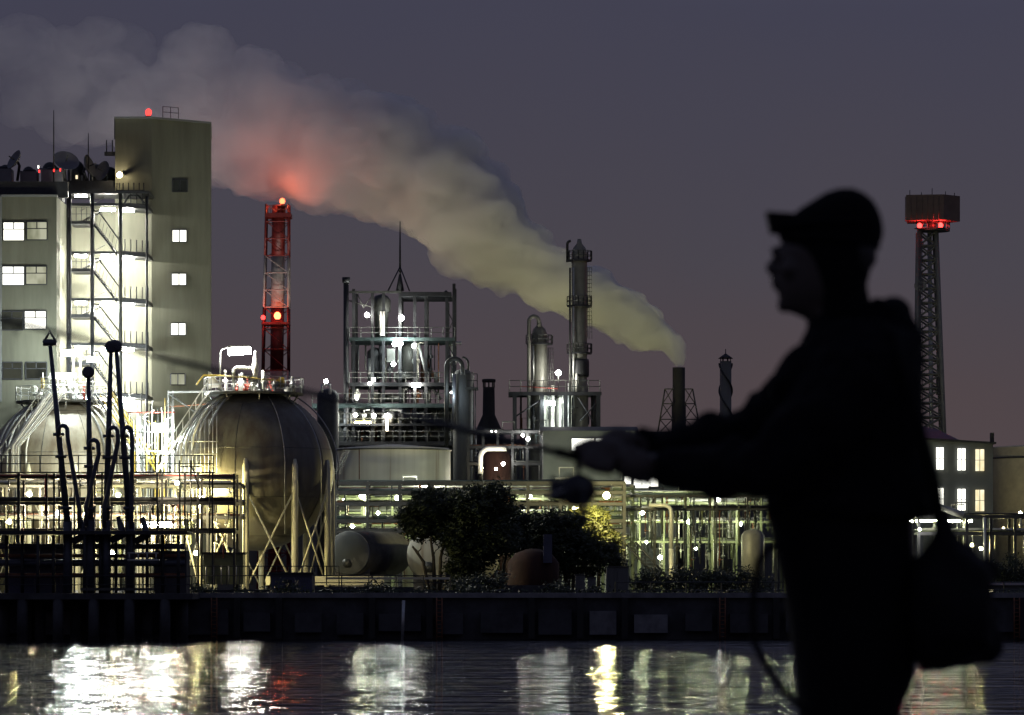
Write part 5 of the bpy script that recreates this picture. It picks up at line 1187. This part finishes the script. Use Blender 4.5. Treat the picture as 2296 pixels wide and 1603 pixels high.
# arms: far arm above, near arm below
armF = ([Q(1900, 830, .17), Q(1800, 905, .21), Q(1665, 985, .20), Q(1540, 995, .13), Q(1420, 1002, .06), Q(1385, 1003, .045)], [.062, .055, .046, .042, .032, .028])
armN = ([Q(1900, 860, -.17), Q(1810, 970, -.23), Q(1700, 1062, -.22), Q(1600, 1060, -.14), Q(1480, 1050, -.06), Q(1445, 1047, -.04)], [.062, .056, .048, .043, .033, .028])
for p, r_ in (armF, armN): bd.tube(p, r_, 12)
rodA, rodB = Q(1600, 1098, -.02), Q(-800, 560, -1.0)
rd = (rodB - rodA).normalized()
def rodpt(u):
    f = (Q(u, 0).x - rodA.x) / (rodB.x - rodA.x); return rodA.lerp(rodB, f)
def hand(wrist, grip_u, side):
    c = rodpt(grip_u); up = Vector((0, 0, 1)); ax = -rd
    off = side * Vector((0, 1, 0)) * .030 + up * .012
    pc = c + off
    bd.tube([wrist, wrist.lerp(pc + ax * .03, .6), pc + ax * .01], [.028, .030, .032], 12)
    bd.sph(pc, .036, 12, 10, (1.15, .62, .95))
    for k in range(4):                       # four fingers curled round the rod, each its own length
        b0 = pc + ax * (.033 - .0215 * k) + up * .006
        L = (.86, 1.0, .96, .80)[k]; pts = []
        for j in range(6):
            q = math.radians(40 + j * 50 * L); rad = .027 if j < 4 else .024
            pts.append(c + ax * (.033 - .0215 * k) + Vector((0, side, 0)) * rad * math.cos(q - math.radians(20)) - up * (-rad * math.sin(q + math.radians(20))) * 1.0)
        bd.tube([b0] + pts, [.010, .0098, .0095, .009, .0085, .008, .007], 8)
    th = [pc + ax * .02 + up * .02, pc - ax * .012 + up * .032, c - ax * .045 + up * .024 + Vector((0, -side * .006, 0)), c - ax * .062 + up * .014]
    bd.tube(th, [.014, .012, .0105, .008], 8)
hand(armF[0][-1], 1335, 1); hand(armN[0][-1], 1420, -1)
# knuckles and backs of both hands bulk seen from the side
bd.sph(rodpt(1350) + Vector((.0, .02, .03)), .042, 12, 8, (1.2, .7, .7))
bd.sph(Q(1388, 990, .03), .040, 12, 8, (1.25, .7, .85)); bd.sph(Q(1342, 1012, .012), .036, 12, 8, (1.1, .8, .8)); bd.sph(Q(1420, 1035, -.03), .030, 12, 8)
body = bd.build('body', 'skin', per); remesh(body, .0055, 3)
# jacket
jk = MB()
jack = [(712, 1830, 1955, .085), (720, 1812, 2030, .10), (732, 1806, 2060, .14), (760, 1803, 2066, .19), (800, 1790, 2064, .225), (850, 1772, 2064, .235), (900, 1755, 2066, .23), (950, 1740, 2069, .22), (1000, 1730, 2070, .21), (1050, 1722, 2078, .205), (1100, 1718, 2088, .205),
        (1135, 1718, 2095, .205), (1152, 1719, 2094, .20), (1166, 1721, 2072, .195)]
jk.loft([ring(v, f, b_, h, 32, 2.5) for v, f, b_, h in jack][::-1])
jk.tube([armF[0][0], armF[0][1], armF[0][2], armF[0][3], armF[0][4] + Vector((.02, 0, 0))], [.105, .085, .066, .052, .045], 14)
jk.tube([armN[0][0], armN[0][1], armN[0][2], armN[0][3], armN[0][4]], [.11, .088, .066, .058, .046], 14)
jk.sph(Q(1700, 1072, -.2), .055, 12, 8); jk.sph(Q(1790, 905, .12), .09, 12, 8); jk.sph(Q(1800, 870, -.12), .085, 12, 8)
for u_, v_, y_, r_ in ((1640, 1035, -.17, .05), (1560, 1066, -.1, .046), (1715, 935, .2, .05), (1610, 960, .18, .045)): jk.sph(Q(u_, v_, y_), r_, 10, 8)
# hood lying on the back
jk.tube([Q(1945, 705, -.11), Q(1990, 716, -.06), Q(2005, 720, 0), Q(1990, 716, .06), Q(1945, 705, .11)], [.03, .045, .05, .045, .03], 10)
jk.tube([Q(2022, 738, -.11), Q(2034, 742, 0), Q(2022, 738, .11)], [.022, .03, .022], 10)
for v_ in (1090, 1125): jk.tube([Q(1735, v_, -.13), Q(1790, v_ + 5, -.19), Q(1860, v_ + 8, -.212)], .008, 6)
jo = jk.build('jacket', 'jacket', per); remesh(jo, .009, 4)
dp = jo.modifiers.new('folds', 'DISPLACE'); tx = bpy.data.textures.new('cloth_folds', 'CLOUDS'); tx.noise_scale = .07; tx.noise_depth = 2; dp.texture = tx; dp.strength = .032; dp.mid_level = .5; dp.texture_coords = 'LOCAL'
# trousers and shoes
tp = MB(); tp.loft([ring(v, f, b_, h, 28, 2.5) for v, f, b_, h in [(1120, 1735, 2040, .17), (1160, 1722, 2042, .185), (1200, 1731, 2044, .19), (1260, 1744, 2046, .195), (1320, 1757, 2049, .195), (1372, 1767, 2051, .195), (1466, 1778, 2052, .195), (1525, 1784, 2046, .195), (1571, 1788, 2030, .19)]][::-1])
for s_ in (-1, 1):
    tp.tube([Q(1910, 1420, s_ * .085), Q(1905, 1520, s_ * .10), Q(1902, 1620, s_ * .11), Q(1900, 1780, s_ * .12), Q(1912, 1930, s_ * .125), Q(1918, 2080, s_ * .13)], [.125, .115, .105, .09, .08, .075], 14)
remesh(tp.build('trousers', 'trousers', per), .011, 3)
for s_ in (-1, 1):
    sh = MB(); sh.loft([[Q(u_, v_, s_ * .14 + dy) for (u_, v_, dy) in r_] for r_ in [[(1965, 2060, -.05), (1965, 2060, .05), (1965, 2129, .05), (1965, 2129, -.05)], [(1880, 2060, -.052), (1880, 2060, .052), (1880, 2129, .052), (1880, 2129, -.052)], [(1800, 2092, -.055), (1800, 2092, .055), (1800, 2129, .055), (1800, 2129, -.055)], [(1745, 2108, -.03), (1745, 2108, .03), (1745, 2129, .03), (1745, 2129, -.03)]]], sm=False)
    sh.build('shoe', 'trousers', per)
# knitted cap and hair
cp = MB()
cap = [(424, 1875, 1918, .025), (432, 1850, 1936, .046), (448, 1824, 1956, .066), (466, 1795, 1968, .078), (485, 1772, 1976, .086), (505, 1761, 1980, .090), (522, 1756, 1981, .092), (538, 1752, 1978, .092), (552, 1753, 1970, .090), (560, 1764, 1962, .084)]
cp.loft([ring(v, f, b_, h, 28, 2.0) for v, f, b_, h in cap][::-1])
rg = [(lambda q: Q(1860 - 105 * math.cos(q), 542 + 10 * math.cos(q) * -1, .093 * math.sin(q)))(math.radians(a)) for a in range(0, 361, 15)]
cp.tube(rg, .010, 8, caps=False)
cp.loft([ring(v, f, b_, h, 24, 2.0) for v, f, b_, h in [(538, 1753, 1975, .0925), (556, 1760, 1968, .092), (580, 1776, 1963, .0915), (610, 1794, 1951, .089), (640, 1810, 1944, .085), (672, 1822, 1950, .082), (700, 1826, 1958, .083), (722, 1820, 1975, .09)]][::-1])
cp.build('knit_cap', 'knit', per)
hr = MB(); hr.loft([ring(v, f, b_, h, 20, 2.0) for v, f, b_, h in [(545, 1840, 1970, .080), (570, 1845, 1965, .080), (585, 1850, 1966, .078), (602, 1856, 1955, .073), (622, 1868, 1944, .066), (645, 1880, 1940, .058)]][::-1]); hr.build('hair', 'hair', per)
# headlamp on the cap
hl = MB(); hl.loft([[Q(u_, v_, dy) for (u_, v_, dy) in r_] for r_ in [[(1776, 480, -.032), (1776, 480, .032), (1764, 530, .032), (1764, 530, -.032)], [(1742, 478, -.032), (1742, 478, .032), (1747, 524, .032), (1747, 524, -.032)], [(1717, 476, -.030), (1717, 476, .030), (1727, 522, .030), (1727, 522, -.030)]]], sm=False)
hb_ = hl.build('headlamp', 'bag', per)
ln = MB(); ln.lathe((0, 0, 0), [(.001, .002), (.016, .002), (.017, 0)], 14); qq = Vector((-1, 0, -.25)).normalized().to_track_quat('Z', 'Y'); cc = Q(1726, 493); ln.v = [tuple(qq @ Vector(p) + cc) for p in ln.v]; ln.build('lens', 'bag', hb_)
st2 = MB(); st2.tube([Q(1858 - 112 * math.cos(math.radians(a)), 506 + 3 * math.cos(math.radians(a)), .092 * math.sin(math.radians(a))) for a in range(0, 361, 15)], .009, 6, caps=False); st2.build('strap', 'knit', hb_)
# rod with reel
rod = thing('fishing_rod', tuple(rodA), 'long thin fishing rod with a reel, held in both hands and pointing left', 'fishing rod')
MB().tube([rodA, rodpt(1460), rodpt(1300), rodpt(1240)], [.016, .014, .013, .010], 10).build('handle', 'knit', rod)
MB().tube([rodpt(1242), rodpt(800), rodpt(200), rodB], [.0085, .007, .0055, .004], 8).build('blank', 'carbon', rod)
for u_ in (1130, 930, 700, 430, 120, -200, -500):
    p = rodpt(u_); rr_ = .014 * (.4 + .6 * (u_ + 900) / 2100)
    MB().tube([p] + [p + Vector((math.sin(math.radians(a)) * .0, math.sin(math.radians(a)) * rr_, -rr_ - .006 + math.cos(math.radians(a)) * rr_)) for a in range(0, 361, 30)], .0022, 5).build('guide_ring', 'dsteel', rod)
rl = MB(); c = rodpt(1290)
rl.tube([c, c + Vector((.005, -.004, -.035))], .007, 8); rc = c + Vector((.004, -.006, -.074))
rl.sph(rc, .038, 14, 10, (1.1, .8, 1.0)); reel = rl.build('reel', 'carbon', rod)
sp = MB(); sp.lathe(tuple(rc + Vector((-.065, 0, 0))), [(.012, 0), (.033, .004), (.033, .010), (.026, .014), (.026, .034), (.034, .038), (.033, .060), (.012, .064)], 16, 'x'); sp.build('spool', 'dsteel', reel)
hd = MB(); hd.tube([rc, rc + Vector((.01, -.045, 0)), rc + Vector((.012, -.050, -.045)), rc + Vector((.012, -.075, -.048))], .005, 6); hd.sph(rc + Vector((.012, -.082, -.048)), .011, 10, 8); hd.build('crank_handle', 'dsteel', reel)
bl = MB(); bl.tube([rc + Vector((-.03, -.034, .0)), rc + Vector((-.075, -.03, -.015)), rc + Vector((-.08, 0, -.036)), rc + Vector((-.075, .03, -.015)), rc + Vector((-.03, .034, 0))], .0025, 5); bl.build('bail_wire', 'gsteel', reel)
# sling bag on the back
bag = thing('sling_bag', tuple(Q(2120, 1497, -.1)), 'bulky dark sling bag hanging behind the hips of the person', 'bag')
bm = MB()
bl_ = [(1150, 2086, 2106, .018), (1180, 2080, 2116, .03), (1205, 2078, 2126, .05), (1228, 2066, 2146, .075), (1248, 2044, 2170, .10), (1270, 2035, 2194, .115), (1310, 2030, 2214, .13), (1360, 2030, 2210, .135), (1410, 2032, 2208, .135), (1445, 2036, 2205, .13), (1470, 2040, 2190, .115), (1486, 2046, 2160, .09), (1497, 2056, 2120, .06)]
bm.loft([ring(v, f, b_, h, 28, 2.8, -.12) for v, f, b_, h in bl_][::-1]); bm.sph(Q(2192, 1285, -.12), .035, 10, 8); bm.sph(Q(2186, 1440, -.14), .042, 10, 8); bm.sph(Q(2150, 1248, -.1), .03, 10, 8); bm.sph(Q(2202, 1370, -.12), .03, 10, 8)
bm.tube([Q(2086, 1180, -.12), Q(2080, 1150, -.12), Q(2096, 1138, -.12), Q(2110, 1152, -.12), Q(2108, 1185, -.12)], .010, 8)
bo = bm.build('bag_body', 'bag', bag); remesh(bo, .012, 3)
d2 = bo.modifiers.new('folds', 'DISPLACE'); t2 = bpy.data.textures.new('bag_folds', 'CLOUDS'); t2.noise_scale = .11; t2.noise_depth = 2; d2.texture = t2; d2.strength = .05; d2.mid_level = .5; d2.texture_coords = 'LOCAL'
pk = MB(); pk.loft([ring(v, 2070, 2185, h, 20, 3, -.235) for v, h in ((1325, .015), (1340, .03), (1420, .034), (1440, .018))][::-1]); pk.build('front_pocket', 'bag', bag)
MB().tube([Q(2092, 1168, -.12), Q(2080, 1100, -.16), Q(2040, 980, -.215), Q(2010, 860, -.235), Q(1990, 765, -.19), Q(1960, 735, -.12), Q(1860, 765, -.14), Q(1795, 860, -.17)], .014, 8).build('strap', 'bag', bag)
cd = MB().tube([Q(1752, 1225, -.15), Q(1712, 1228, -.17), Q(1690, 1262, -.17), Q(1680, 1320, -.17), Q(1676, 1375, -.17), Q(1682, 1440, -.17), Q(1704, 1486, -.17), Q(1738, 1536, -.17), Q(1783, 1580, -.16), Q(1830, 1612, -.15), Q(1850, 1560, -.19)], .0085, 8).build('lanyard_cord', 'bag')
tag(cd, 'dark cord looping down in front of the legs of the person', 'cord')
